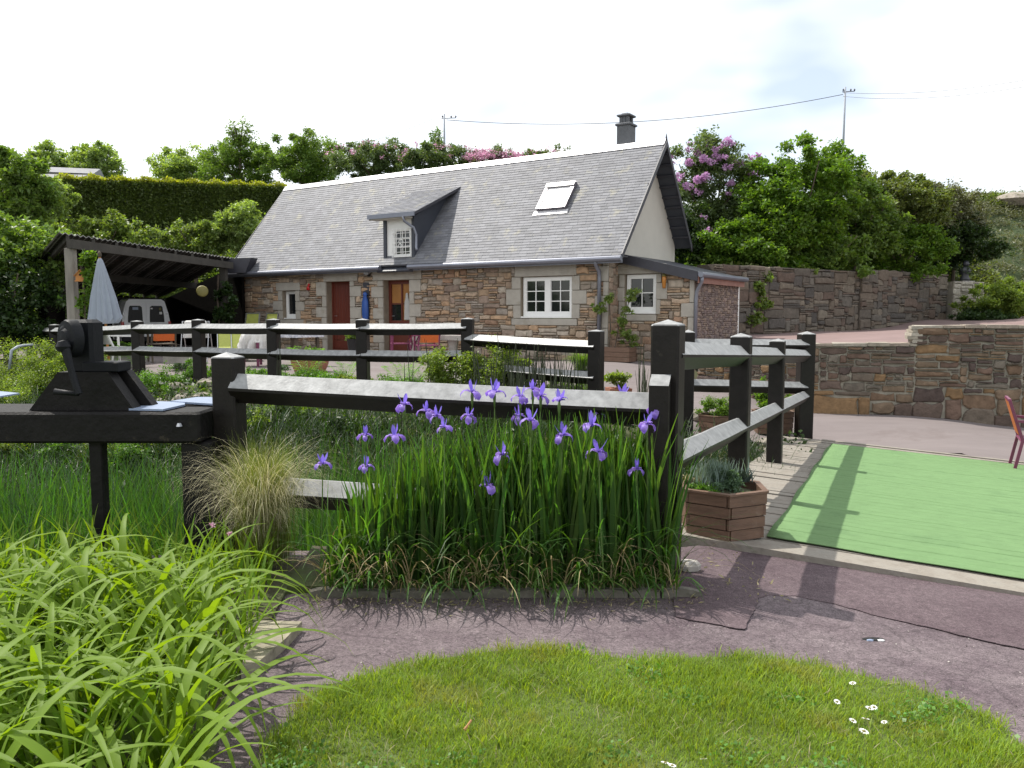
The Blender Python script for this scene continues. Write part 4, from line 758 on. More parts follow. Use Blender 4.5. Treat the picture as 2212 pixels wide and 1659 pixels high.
# carpet: follows the planks
ns, nl = 1700, 24; ss_ = np.linspace(.935, 6.75, ns); ll = np.linspace(.45, 3.65, nl); SS, LL = np.meshgrid(ss_, ll, indexing='ij')
ph_ = (SS - .93) * 1.106 / pw; fr_ = ph_ - np.floor(ph_); gap = np.exp(-((np.minimum(fr_, 1 - fr_)) / .045) ** 2)
pid = np.floor(ph_).astype(int); hp = np.random.default_rng(2).uniform(-.5, 1, 80)[pid % 80]
LLs = LL + .010 * np.sin(SS * 4); SS = SS + .012 * np.sin(LL * 2.7) + .006 * np.sin(LL * 9); H = .016 - .016 * gap * np.where(hp > .35, 1.3, .35) + .003 * hp + .003 * np.sin(LL * 3 + SS * 1.3)
V = np.array(B0)[None, None] + SS[..., None] * np.array(BA) + LLs[..., None] * np.array(BR); V[..., 2] += H
co = npmesh('carpet', V, gridf(ns, nl), M_carpet, True); tag(co, 'bright green outdoor carpet laid along the bridge planks', 'carpet')
md = co.modifiers.new('s', 'SOLIDIFY'); md.thickness = .006; md.offset = 1
# near fence by the irises
nf = empty('iris_bed_fence', 'heavy dark near fence with top rail coloured pale like sun glare behind the irises', 'fence', (0, 0, 0))
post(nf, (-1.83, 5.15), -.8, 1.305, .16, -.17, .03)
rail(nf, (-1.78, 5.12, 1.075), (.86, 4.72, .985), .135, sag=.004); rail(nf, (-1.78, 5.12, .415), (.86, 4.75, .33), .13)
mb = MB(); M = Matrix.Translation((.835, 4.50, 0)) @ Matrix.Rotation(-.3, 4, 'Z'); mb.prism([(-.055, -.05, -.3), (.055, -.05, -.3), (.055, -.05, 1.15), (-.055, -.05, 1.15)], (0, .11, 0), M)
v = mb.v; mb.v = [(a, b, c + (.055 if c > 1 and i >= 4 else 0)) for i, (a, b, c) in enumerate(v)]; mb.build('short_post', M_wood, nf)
# ================================================================== SLUICE WINCH
sb = empty('sluice_beam', 'massive tarred black beam of the sluice on its posts', 'beam', (0, 0, 0))
b = MB(); b.box((-4.3, 4.9, .75), (-1.93, 5.22, .945), .015); b.build('beam', M_woodb, sb)
MB().box((-2.07, 4.94, -1.2), (-1.88, 5.14, .749), .01).build('post', M_woodb, sb); MB().box((-2.66, 4.97, -1.2), (-2.58, 5.05, .749), .006).build('rack_bar', M_woodb, sb)
MB().lathe([(.02, 0), (.012, .02)], 6, (-2.05, 4.885, .86)).build('bolt', M_steel, sb)
wi = empty('sluice_winch', 'old black cast iron sluice winch with crank on sloping blocks', 'winch', (-2.7, 5.05, .946)); wi.location = (0, 0, 0)
def trap(u0, u1, t0, t1, yb_, yt_, Y, d, nm):
    P = [W(u0, yb_, Y), W(u1, yb_, Y), W(t1, yt_, Y), W(t0, yt_, Y)]; P[0].z = P[1].z = .948; m_ = MB(); m_.prism(P, (0, d, 0)); return m_.build(nm, M_woodb, wi)
trap(62, 290, 124, 232, 878, 804, 4.96, .11, 'cheek_block'); trap(190, 332, 190, 272, 872, 800, 5.12, .09, 'cheek_block')
p0, p1 = W(180, 803, 5.0), W(257, 782, 5.0); MB().box((p0.x, 4.98, p0.z), (p1.x, 5.16, p1.z), .006).build('bearing_plate', M_iron, wi)
p0, p1 = W(160, 806, 5.05), W(207, 690, 5.05); MB().box((p0.x, 4.99, p0.z), (p1.x, 5.15, p1.z), .02).build('gear_case', M_iron, wi)
c = W(163, 731, 4.95); hd = Vector((-.45, -.89, 0)); sd_ = Vector((.89, -.45, 0)); m_ = MB(); k_ = 22
prof = [(-.0, 1.0), (.05, 1.0), (.065, .93), (.07, .55), (.085, .42), (.09, .0)]
vs = [c + hd * d + sd_ * (math.cos(a) * .088 * r) + Vector((0, 0, math.sin(a) * .118 * r)) for d, r in prof for a in [2 * math.pi * i / k_ for i in range(k_)]]
m_.add(vs, [(i * k_ + q, i * k_ + (q + 1) % k_, (i + 1) * k_ + (q + 1) % k_, (i + 1) * k_ + q) for i in range(len(prof) - 1) for q in range(k_)]); m_.build('wheel_cover', M_iron, wi, auto=True)
h = W(143, 748, 4.86); e = W(176, 850, 4.84); m_ = MB(); m_.tube([c + hd * .02, h + Vector((0, .0, 0)), h + Vector((-.02, -.05, 0))], .028, 10); m_.tube([h + Vector((0, -.03, .03)), h.lerp(e, .5) + Vector((0, -.03, 0)), e + Vector((0, -.03, 0))], [.03, .019, .022], 8)
m_.lathe([(.0, -.04), (.03, -.03), (.042, 0), (.03, .03), (0, .04)], 10, h + Vector((0, -.03, 0))); m_.build('crank', M_iron, wi, auto=True)
g0 = W(118, 846, 4.8); MB().tube([e + Vector((0, -.03, 0)), g0], [.013, .019], 8).build('crank_grip', M_iron, wi, True)
q = W(148, 712, 4.93); MB().lathe([(0, -.04), (.035, -.03), (.05, .0), (.035, .03), (0, .04)], 10, q).build('boss', M_iron, wi, True)
def plate(pxs, z, lab, mt=M_bluep):
    P = [G(u, v, z) for u, v in pxs]; m_ = MB(); m_.prism(P, (0, 0, .012)); o = m_.build('sheet', mt); return tag(o, lab, 'metal sheet')
plate([(258, 886), (352, 888), (400, 877), (398, 872), (322, 870)], .950, 'pale blue flat sheet lying on the black beam beside the winch')
plate([(368, 870), (462, 876), (462, 861), (425, 861)], .955, 'pale blue flat sheet between the beam end and the fence post')
o = MB().box((-2.9, 5.24, .80), (-1.93, 5.5, .95)).build('shelf', M_woodb, sb)
plate([(-60, 860), (0, 859), (42, 852), (0, 848), (-60, 848)], .90, 'pale blue flat sheet at the left end of the sluice')
MB().box((-4.3, 5.3, .72), (-3.05, 5.8, .898), .01).build('rear_beam', M_woodb, sb)
# ================================================================== GARDEN WALLS
lw = empty('low_retaining_wall', 'low rubble wall of brown and orange stones holding up the road', 'wall', (0, 0, 0)); rl_ = random.Random(11)
tops = [(.98, 1.04), (1.03, 1.05), (1.37, 1.36), (1.36, 1.36)]
cutX = 7.12; P = [wl[0], wl[1], wl[1].lerp(wl[2], (cutX - 5.5) / 3.2), wl[2], wl[3]]
for i in range(4):
    a, b = P[i], P[i + 1]; d = (b - a); d.z = 0; Ln = d.length; d.normalize(); nn_ = Vector((-d.y, d.x, 0)); t0, t1 = [(.98, 1.04), (1.03, 1.05), (1.37, 1.37), (1.37, 1.36)][i]; zb0 = min(a.z, b.z) - .12
    f = lambda x, y, z, a=a, d=d, nn_=nn_: Vector((a.x, a.y, 0)) + d * x + nn_ * y + Vector((0, 0, z))
    tp = lambda x, t0=t0, t1=t1, Ln=Ln: t0 + (t1 - t0) * x / Ln
    core = MB(); core.add([f(0, 0, zb0), f(Ln, 0, zb0), f(Ln, 0, t1 - .03), f(0, 0, t0 - .03), f(0, .45, zb0), f(Ln, .45, zb0), f(Ln, .45, t1 - .03), f(0, .45, t0 - .03)], [(0, 1, 2, 3), (5, 4, 7, 6), (4, 0, 3, 7), (1, 5, 6, 2), (3, 2, 6, 7)])
    cw = core.build('wall_core', M_mortg, lw); H_ = max(t0, t1) - .07 - zb0
    low = pack(Ln, H_ * .42, .10, .095, rl_, (2, 8), (2, 5)); hi_ = pack(Ln, H_ * .58, .065, .042, rl_, (2, 8), (1, 4))
    rr = [(r[0], r[1] + zb0, r[2], r[3] + zb0) for r in low] + [(r[0], r[1] + zb0 + H_ * .42, r[2], min(r[3] + zb0 + H_ * .42, tp((r[0] + r[2]) / 2) - .07)) for r in hi_]; rr = [r for r in rr if r[3] - r[1] > .03]
    wall_stones(cw, f, rr, PAL_R, 75, .012, .055, .035, rng=rl_)
    x = -.02
    while x < Ln:
        w = rl_.uniform(.25, .6); x1 = min(x + w, Ln + .02); m_ = MB(); m_.col = pick([(.30, .27, .22), (.26, .22, .18), (.33, .30, .25)], rl_); z = tp(min(x, Ln)) - .065; th = rl_.uniform(.04, .06); pj = rl_.uniform(.03, .08)
        vs = [f(x + .005, -pj, z), f(x1 - .005, -pj + rl_.uniform(-.02, .02), z), f(x1 - .005, .44, z), f(x + .005, .44, z)]; vs += [v_ + Vector((rl_.uniform(-.01, .01), rl_.uniform(-.01, .01), th + rl_.uniform(-.008, .008))) for v_ in vs]
        m_.add(vs, [(3, 2, 1, 0), (4, 5, 6, 7), (0, 1, 5, 4), (1, 2, 6, 5), (2, 3, 7, 6), (3, 0, 4, 7)]); m_.build('coping_stone', M_stone, lw, col=True); x = x1
sx_ = P[2]; d = (P[3] - P[2]).normalized(); core = MB()        # squared end face where the wall steps up
for j in range(5):
    m_ = MB(); m_.col = pick([(.34, .31, .26), (.30, .27, .22)], rl_); z = 1.04 + j * .06; q = Vector((sx_.x, sx_.y, 0)); nn_ = Vector((-d.y, d.x, 0)); m_.prism([q - d * rl_.uniform(.05, .15) + nn_ * -.05 + Vector((0, 0, z)), q + d * .1 + nn_ * -.05 + Vector((0, 0, z)), q + d * .1 + nn_ * .45 + Vector((0, 0, z)), q - d * rl_.uniform(.05, .12) + nn_ * .45 + Vector((0, 0, z))], (0, 0, .055)); m_.build('end_stone', M_stone, lw, col=True)
bw_ = empty('high_retaining_wall', 'tall weathered grey brown stone wall behind the rising road', 'wall', (0, 0, 0)); rb_ = random.Random(21)
segs = [((5.4, 21.6), (10.9, 25.35), 2.88, .85, PAL_B), ((10.95, 25.3), (15.6, 28.9), 2.95, 1.0, PAL_B), ((15.75, 28.75), (17.1, 29.2), 2.70, 1.2, [(.36, .33, .28), (.30, .27, .22), (.40, .37, .31)])]
for k_, (a, b, zt, zb0, pal) in enumerate(segs):
    a, b = Vector((*a, 0)), Vector((*b, 0)); d = b - a; Ln = d.length; d.normalize(); nn_ = Vector((-d.y, d.x, 0)); zb0 -= .3
    f = lambda x, y, z, a=a, d=d, nn_=nn_: a + d * x + nn_ * y + Vector((0, 0, z))
    core = MB(); core.add([f(0, 0, zb0), f(Ln, 0, zb0), f(Ln, 0, zt), f(0, 0, zt), f(0, .6, zb0), f(Ln, .6, zb0), f(Ln, .6, zt), f(0, .6, zt)], [(0, 1, 2, 3), (5, 4, 7, 6), (4, 0, 3, 7), (1, 5, 6, 2), (3, 2, 6, 7)])
    cw = core.build('wall_core', M_mortd if k_ < 2 else M_mortg, bw_); rr = [(r[0], r[1] + zb0, r[2], r[3] + zb0) for r in pack(Ln, zt - zb0, .11, .062, rb_, (2, 9), (1, 5) if k_ < 2 else (1, 3))]
    wall_stones(cw, f, rr, pal, 140, .006, .05, .03, rng=rb_)
# ================================================================== CARPORT
sh = empty('carport', 'open wooden carport with corrugated roof and dark inside, left of cottage', 'carport', (0, 0, 0))
A = W(128, 502, 17.5); B = W(500, 557, 25.4); D = W(36, 611, 22.3); Cc = B + (D - A) * 1.15
Aa = W(86, 513, 18.3)
n = 40; m_ = MB(); vs = []
for i in range(n * 4 + 1):
    t = i / (n * 4); p = A.lerp(B, t); q = D.lerp(Cc, t); off = .022 * math.cos(i * math.pi / 2); vs += [p + Vector((0, 0, off)), q + Vector((0, 0, off)), p + Vector((0, 0, off - .02)), q + Vector((0, 0, off - .02))]
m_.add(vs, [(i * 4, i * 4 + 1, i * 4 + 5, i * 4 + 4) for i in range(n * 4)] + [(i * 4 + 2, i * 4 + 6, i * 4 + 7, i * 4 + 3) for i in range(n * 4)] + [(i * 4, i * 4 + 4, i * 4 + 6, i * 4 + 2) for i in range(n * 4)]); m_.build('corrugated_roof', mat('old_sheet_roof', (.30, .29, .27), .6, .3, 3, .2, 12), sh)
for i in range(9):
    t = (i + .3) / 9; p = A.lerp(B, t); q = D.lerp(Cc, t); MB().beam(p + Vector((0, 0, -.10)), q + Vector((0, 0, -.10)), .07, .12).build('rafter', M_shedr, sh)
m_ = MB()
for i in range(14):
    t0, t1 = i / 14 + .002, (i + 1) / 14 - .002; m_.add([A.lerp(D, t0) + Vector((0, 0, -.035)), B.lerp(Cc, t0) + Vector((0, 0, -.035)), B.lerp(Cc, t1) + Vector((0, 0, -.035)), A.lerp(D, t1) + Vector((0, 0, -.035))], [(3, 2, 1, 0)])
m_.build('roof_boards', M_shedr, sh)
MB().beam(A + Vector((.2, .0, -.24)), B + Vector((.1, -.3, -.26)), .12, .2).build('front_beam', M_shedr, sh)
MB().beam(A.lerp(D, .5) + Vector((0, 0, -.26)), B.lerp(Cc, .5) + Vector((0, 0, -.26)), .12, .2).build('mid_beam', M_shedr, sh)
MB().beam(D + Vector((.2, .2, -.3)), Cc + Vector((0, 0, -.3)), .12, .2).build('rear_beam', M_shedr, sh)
def spost(u, Y, zt, w, m, nm='post'): p = W(u, 690, Y); return MB().box((p.x - w / 2, p.y - w / 2, .2), (p.x + w / 2, p.y + w / 2, zt), .015).build(nm, m, sh)
spost(159, 17.7, A.z - .32, .19, M_postg); p = A.lerp(B, .93); MB().box((p.x - .1, p.y - .1, .3), (p.x + .1, p.y + .1, p.z - .3), .01).build('post', M_shedr, sh)
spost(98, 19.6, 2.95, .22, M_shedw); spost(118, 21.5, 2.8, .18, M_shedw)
# back wall of boards, side wall at the house end
d_ = (Cc - D); 
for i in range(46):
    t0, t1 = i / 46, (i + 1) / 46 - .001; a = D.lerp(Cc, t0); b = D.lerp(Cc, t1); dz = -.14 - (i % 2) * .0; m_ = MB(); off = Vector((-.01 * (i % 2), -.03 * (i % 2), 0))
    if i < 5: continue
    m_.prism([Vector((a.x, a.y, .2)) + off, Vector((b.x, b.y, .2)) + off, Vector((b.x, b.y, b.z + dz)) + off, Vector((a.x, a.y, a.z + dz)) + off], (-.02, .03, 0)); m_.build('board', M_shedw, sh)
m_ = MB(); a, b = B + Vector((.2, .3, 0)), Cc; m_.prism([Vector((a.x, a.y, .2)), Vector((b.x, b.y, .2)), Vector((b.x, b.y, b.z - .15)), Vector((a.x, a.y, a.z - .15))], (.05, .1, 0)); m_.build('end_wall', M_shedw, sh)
p = B + Vector((.1, -.1, -.05)); m_ = MB(); m_.prism([p + Vector((-.35, 0, .02)), p + Vector((.55, 0, .05)), p + Vector((.35, 0, -.42)), p + Vector((-.3, 0, -.42))], (.1, .35, 0)); m_.build('gutter_box', M_darkt, sh)
# birdhouse, parasol, yellow disc
p = W(173, 597, 17.45); t = empty('birdhouse', 'orange wooden birdhouse with round hole on the carport post', 'birdhouse', p, .3)
m_ = MB(); m_.prism([(-.09, 0, -.09), (.09, 0, -.09), (.09, 0, .03), (0, 0, .14), (-.09, 0, .03)], (0, .14, 0)); m_.build('box', M_ywood, t)
for s_ in (-1, 1): MB().prism([(0, -.03, .15), (s_ * .12, -.03, .015), (s_ * .12, -.03, .0), (0, -.03, .135)], (0, .2, 0)).build('roof_board', M_ywood, t)
MB().prism([(math.cos(a) * .024, -.004, .035 + math.sin(a) * .024) for a in np.linspace(0, 6.0, 10)], (0, .003, 0)).build('hole', M_black, t); MB().box((-.11, -.02, -.11), (.11, .15, -.091)).build('base_board', M_ywood, t)
p = W(232, 693, 16.9); zb0 = p.z; zt = W(222, 556, 16.9).z; t = empty('closed_parasol', 'tall closed grey blue parasol standing before the carport', 'parasol', (p.x, p.y, .45), 0, tilt=(0, -.045))
m_ = MB(); K = 26; H0 = zb0 - .45; Ht = zt - zb0; prof = [(0, .30), (.10, .285), (.35, .235), (.65, .15), (.86, .085), (.95, .055), (1, .018)]
vs = []
for z, r in prof:
    for i in range(K):
        a = 2 * math.pi * i / K; rr_ = r * (1 + (.16 if i % 2 else -.12) * (1 - z * .6)); zz = H0 + Ht * z + (.06 * (1 if i % 2 else -1) if z == 0 else 0); vs.append((math.cos(a) * rr_, math.sin(a) * rr_ * .8, zz))
m_.add(vs, [(i * K + q, i * K + (q + 1) % K, (i + 1) * K + (q + 1) % K, (i + 1) * K + q) for i in range(len(prof) - 1) for q in range(K)] + [tuple(range(K))]); m_.build('canopy', M_canv, t)
MB().tube([(0, 0, -.1), (0, 0, H0 + Ht + .03)], .025, 8).build('pole', M_ywood, t); MB().lathe([(.025, 0), (.045, .05), (.04, .09), (.008, .14)], 8, (0, 0, H0 + Ht)).build('finial', M_bark, t, True); MB().lathe([(.25, 0), (.25, .06), (.05, .09)], 14, (0, 0, -.02)).build('base', M_conc, t)
p = W(437, 629, 21.5); t = MB().lathe([(.0, -.02), (.13, -.015), (.155, 0), (.13, .02), (0, .03)], 18, (0, 0, 0)); o = t.build('hanging_disc', M_yell, smooth=True); o.location = p; o.rotation_euler = (math.radians(80), 0, .4); tag(o, 'dull yellow round disc hanging in the dark carport', 'disc')
# ================================================================== VAN
van = empty('parked_van', 'small white panel van seen from behind inside the carport', 'van', W(318, 746, 26.0), math.radians(33))
van.location.z = .43; VS = .92
def vb(name, m, parent=van): return lambda mb, **k: mb.build(name, m, parent, **k)
prof = [(-.80, .28), (-.80, .9), (-.74, 1.25), (-.63, 1.66), (-.52, 1.73), (.52, 1.73), (.63, 1.66), (.74, 1.25), (.80, .9), (.80, .28)]
m_ = MB(); n = len(prof); vs = []
for y, s_, zs in ((0, .985, 1), (.05, 1, 1), (2.3, 1, 1), (2.9, .99, .93), (3.3, .96, .60), (3.95, .9, .5), (4.05, .85, .42)):
    for x, z in prof: zz = z if z < .5 else .28 + (z - .28) * zs; vs.append((x * s_, y, zz))
m_.add(vs, [(r * n + k, r * n + (k + 1) % n, (r + 1) * n + (k + 1) % n, (r + 1) * n + k) for r in range(6) for k in range(n)] + [tuple(range(n - 1, -1, -1)), tuple(range(6 * n, 7 * n))]); body = m_.build('body', M_van, van, auto=True)
def onrear(x, z): return -.02
for s_ in (-1, 1):
    x0, x1 = (-.70, -.012) if s_ < 0 else (.012, .70); m_ = MB()
    P = [(x0 if s_ > 0 else x0, .42), (x1, .42), (x1 if s_ < 0 else x1 - .0, 1.15), (x1 if s_ < 0 else .60, 1.60), (x0 if s_ > 0 else -.60, 1.60), (x0, 1.15)]
    m_.prism([(x, -.028, z) for x, z in P], (0, .026, 0)); dd = m_.build('rear_door', M_van, van)
    c = s_ * .35; g = MB(); g.prism([(c - .24, -.036, .92), (c + .24, -.036, .92), (c + .235, -.036, 1.12), (c + (.22 if s_ < 0 else .19), -.036, 1.45), (c + .16, -.036, 1.50), (c - .16, -.036, 1.50), (c - (.19 if s_ < 0 else .22), -.036, 1.45), (c - .235, -.036, 1.12)], (0, .007, 0)); g.build('window', mat('tinted_van_glass', (.006, .006, .008), .25, 0, 2, spec=.2), dd)
    if s_ < 0: MB().box((c - .08, -.040, 1.36), (c + .1, -.0365, 1.45)).build('sticker', M_bluep, dd)
    else:
        MB().box((c + .08, -.040, 1.20), (c + .17, -.0365, 1.29), .01).build('sticker', M_white, dd); MB().box((c + .07, -.040, 1.34), (c + .15, -.0365, 1.44), .01).build('sticker', M_yell, dd); MB().box((c - .2, -.04, 1.38), (c - .13, -.0365, 1.43)).build('sticker', M_white, dd)
    MB().box((s_ * .765 - .045, -.03, .66), (s_ * .765 + .045, .02, .95), .01).build('tail_light', M_red, van)
    for z in (.6, 1.2): MB().box((s_ * .69 - .05, -.04, z), (s_ * .69 + .05, -.03, z + .03)).build('hinge', M_steel, van)
    for y in (.75, 3.2):
        w_ = MB(); cx_ = s_ * .70; k_ = 18; w_.tube([(cx_ - .08, y, .27), (cx_ + .08, y, .27)], .28, k_); wo = w_.build('wheel', M_rub, van); MB().tube([(cx_ + s_ * .081, y, .27), (cx_ + s_ * .085, y, .27)], .17, 12).build('rim', M_steel, wo)
MB().box((-.80, -.08, .26), (.80, .04, .42), .02).build('bumper', M_rub, van); MB().box((.03, -.04, .78), (.18, -.029, .83)).build('door_handle', M_rub, van); MB().box((-.26, -.036, .55), (.26, -.029, .66)).build('number_plate', M_white, van)
MB().box((-.7, .1, 1.735), (.7, .16, 1.77)).build('roof_bar', M_rub, van); van.scale = (VS,) * 3
# ================================================================== FURNITURE
def chair(name, lab, cat, loc, rz, m1, m2, h=.86, w=.52, arms=True, group=None, recline=.12, sh_=.43):
    t = empty(name, lab, cat, loc, rz, group); hw = w / 2
    for sx in (-1, 1):
        MB().beam((sx * hw, -.24, 0), (sx * (hw - .01), -.22, sh_ + (.22 if arms else 0)), .035, .035).build('leg', m1, t)
        MB().beam((sx * hw, .28, 0), (sx * hw, .2, sh_), .035, .035).build('leg', m1, t)
        MB().beam((sx * hw, .2, sh_), (sx * (hw - .02), .2 + recline * 1.3, h), .03, .035).build('back_post', m1, t)
        if arms: MB().beam((sx * hw, -.27, sh_ + .22), (sx * hw, .27, sh_ + .24), .05, .03).build('armrest', m1, t)
    MB().box((-hw + .018, -.24, sh_ - .03), (hw - .018, .22, sh_), .008).build('seat', m1 if m2 is not m1 else m2, t)
    m_ = MB(); m_.prism([(-hw + .03, .205 + .02, sh_ + .06), (hw - .03, .225, sh_ + .06), (hw - .045, .2 + recline * 1.25, h - .02), (-hw + .045, .2 + recline * 1.25, h - .02)], (0, .018, 0)); m_.build('backrest', m2, t)
    MB().beam((-hw + .03, .2 + recline * 1.3, h), (hw - .03, .2 + recline * 1.3, h), .03, .03).build('top_rail', m1, t); return t
def yzp(u, v, Y): p = W(u, v, Y); return Vector((p.x, p.y, float(yz(p.x, p.y)) + .01))
chair('garden_chair', 'plum armchair with orange back, left of the bistro table, side on', 'chair', yzp(866, 765, 20.4), -1.35, M_purple, M_orange)
chair('garden_chair', 'plum armchair seen from behind showing its whole orange back', 'chair', yzp(922, 765, 19.6), math.pi + .35, M_purple, M_orange)
t = empty('bistro_table', 'round orange topped table between the two plum chairs', 'table', yzp(893, 765, 20.6)); MB().lathe([(.36, .72), (.38, .73), (.38, .75), (.36, .76)], 20).build('tabletop', M_orange, t)
for i in range(3): a = i * 2.1; MB().tube([(math.cos(a) * .3, math.sin(a) * .3, 0), (math.cos(a) * .05, math.sin(a) * .05, .4), (math.cos(a) * .2, math.sin(a) * .2, .72)], .02, 6).build('leg', M_purple, t)
chair('garden_chair', 'orange backed chair with dark frame standing behind the van', 'chair', yzp(350, 752, 18.5), .6 + math.pi, M_bark, M_orange)
chair('plastic_chair', 'white plastic armchair beside the closed parasol', 'chair', yzp(250, 757, 16.6), 2.6, M_whitem, M_whitem, .80, .5)
chair('garden_chair', 'upright lime green chair, left of the pair against the wall', 'chair', yzp(532, 750, 23.2), .2 + math.pi * 0 - .55, M_steel, M_lime, 1.12, .5, False)
chair('garden_chair', 'upright lime green chair, right of the pair nearer the small window', 'chair', yzp(570, 750, 22.7), -.55, M_steel, M_lime, 1.12, .5, False)
for u, Y, wd in ((497, 20.2, 'left lime green sun lounger with thin silver frame'), (528, 19.4, 'lime green sun lounger half under the white cloth')):
    t = empty('sun_lounger', wd, 'sun lounger', yzp(u, 757, Y), .35)
    for sx in (-1, 1): m_ = MB(); m_.tube([(sx * .29, -.9, .28), (sx * .29, .1, .28), (sx * .29, .55, .82)], .016, 6); m_.build('side_rail', M_steel, t)
    MB().prism([(-.27, -.88, .27), (.27, -.88, .27), (.27, .1, .27), (-.27, .1, .27)], (0, 0, .012)).build('seat_sling', M_lime, t); MB().prism([(-.27, .11, .28), (.27, .11, .28), (.27, .5, .76), (-.27, .5, .76)], (0, .01, 0)).build('back_sling', M_lime, t)
    for sx in (-1, 1):
        for y in (-.75, .2): MB().beam((sx * .29, y, 0), (sx * .29, y, .27), .025, .025).build('leg', M_steel, t)
# tables with cloths
def drape(w, d, h, drop, seed, n=22, m=M_film, name='tablecloth', wav=.05):
    r_ = np.random.default_rng(seed); X, Y = np.meshgrid(np.linspace(-w / 2 - drop, w / 2 + drop, n * 2), np.linspace(-d / 2 - drop, d / 2 + drop, n * 2)); ox_ = np.maximum(0, np.abs(X) - w / 2); oy_ = np.maximum(0, np.abs(Y) - d / 2); o_ = np.hypot(ox_, oy_) ; an = np.arctan2(Y, X)
    z = h - np.minimum(o_, drop) * .97; k = np.clip(o_ / drop, 0, 1); wv = wav * k * (np.sin(an * 17 + seed) + .5 * np.sin(an * 31)); Xc = np.clip(X, -w / 2, w / 2) + np.sign(X) * np.minimum(ox_, .03) + wv * np.cos(an); Yc = np.clip(Y, -d / 2, d / 2) + np.sign(Y) * np.minimum(oy_, .03) + wv * np.sin(an)
    return np.stack([Xc, Yc, z + .012 * np.sin(X * 21 + Y * 13) * (1 if wav > .06 else 0)], 2), gridf(n * 2, n * 2)
pt = empty('garden_table', 'rectangular table with dark legs under a patterned oilcloth', 'table', yzp(636, 760, 17.6), HA)
for sx in (-1, 1):
    for sy in (-1, 1): MB().box((sx * .40 - .03, sy * .3 - .03, 0), (sx * .40 + .03, sy * .3 + .03, .73)).build('leg', M_bark, pt)
MB().box((-.45, -.36, .731), (.45, .36, .755)).build('tabletop', M_bark, pt)
o = npmesh('tablecloth', *drape(.92, .74, .762, .17, 3, m=M_pat, wav=.012), M_pat, True); o.location = pt.location; o.rotation_euler = (0, 0, HA); tag(o, 'blue white patterned oilcloth hanging over the rectangular table', 'tablecloth')
p = yzp(560, 760, 16.9); t = empty('side_table', 'low table hidden under a heap of white cloth', 'table', p, HA); MB().box((-.25, -.25, .5), (.25, .25, .53)).build('tabletop', M_whitem, t)
for sx in (-1, 1):
    for sy in (-1, 1): MB().box((sx * .22 - .02, sy * .22 - .02, 0), (sx * .22 + .02, sy * .22 + .02, .499)).build('leg', M_purple, t)
V, F = drape(.62, .5, .66, .46, 9, wav=.10); r_ = np.random.default_rng(4); V[..., 2] += .13 * np.exp(-((V[..., 0] + .05) ** 2 + V[..., 1] ** 2) / .07) + .03 * np.sin(V[..., 0] * 19) * np.cos(V[..., 1] * 23); V[..., 2] = np.maximum(V[..., 2], .03)
o = npmesh('white_cloth', V, F, M_film, True); o.location = p; o.rotation_euler = (0, 0, .4); tag(o, 'crumpled white sheet heaped over the low table by the loungers', 'cloth')
V, F = drape(.42, .05, .95, .40, 5, wav=.03); o = npmesh('white_towel', V, F, M_film, True); o.location = yzp(425, 755, 18.0) + Vector((0, 0, .0)); tag(o, 'white towel hung over a drying rack in the carport mouth', 'towel')
t = empty('drying_rack', 'thin metal rack carrying the white towel', 'rack', yzp(425, 755, 18.0))
MB().tube([(-.3, -.2, 0), (-.3, 0, .93), (.3, 0, .93), (.3, -.2, 0)], .012, 6).build('frame', M_steel, t); MB().tube([(-.3, .2, 0), (-.3, 0, .93)], .012, 6).build('leg', M_steel, t); MB().tube([(.3, .2, 0), (.3, 0, .93)], .012, 6).build('leg', M_steel, t)
for u, sg in ((377, 1), (392, -1)): pass
# bench with trough
p0, p1 = W(957, 740, 20.2), W(1101, 740, 18.9); mid = (p0 + p1) / 2; ang = math.atan2(p1.y - p0.y, p1.x - p0.x); Lb = (p1 - p0).length
t = empty('stone_bench', 'pale concrete bench slab on two blocks below the wall', 'bench', (mid.x, mid.y, .45), ang)
MB().box((-Lb / 2, -.2, .44), (Lb / 2, .2, .58), .012).build('slab', M_conc, t)
for s_ in (-.34, .34): MB().lathe([(.17, 0), (.13, .1), (.12, .3), (.16, .439)], 10, (s_ * Lb, 0, 0), 1, .9).build('pedestal', M_conc, t)
t = empty('flower_trough', 'plum coloured flower trough on the left end of the bench', 'trough', Vector((mid.x, mid.y, .45 + .581)) - Vector((math.cos(ang), math.sin(ang), 0)) * Lb * .27, ang)
m_ = MB(); m_.prism([(-.30, -.09, 0), (.30, -.09, 0), (.35, -.12, .15), (-.35, -.12, .15)], (0, .22, 0)); m_.build('trough', M_plumpot, t); leaf = lambda pts, s, m, par, nm='leaves', **k: npmesh(nm, *leaves_vf(pts, s, RNG, **k), m, parent=par)
leaf(canopy_pts((0, 0, .19), (.3, .09, .06), 500, RNG, 14), .035, M_treel, t)
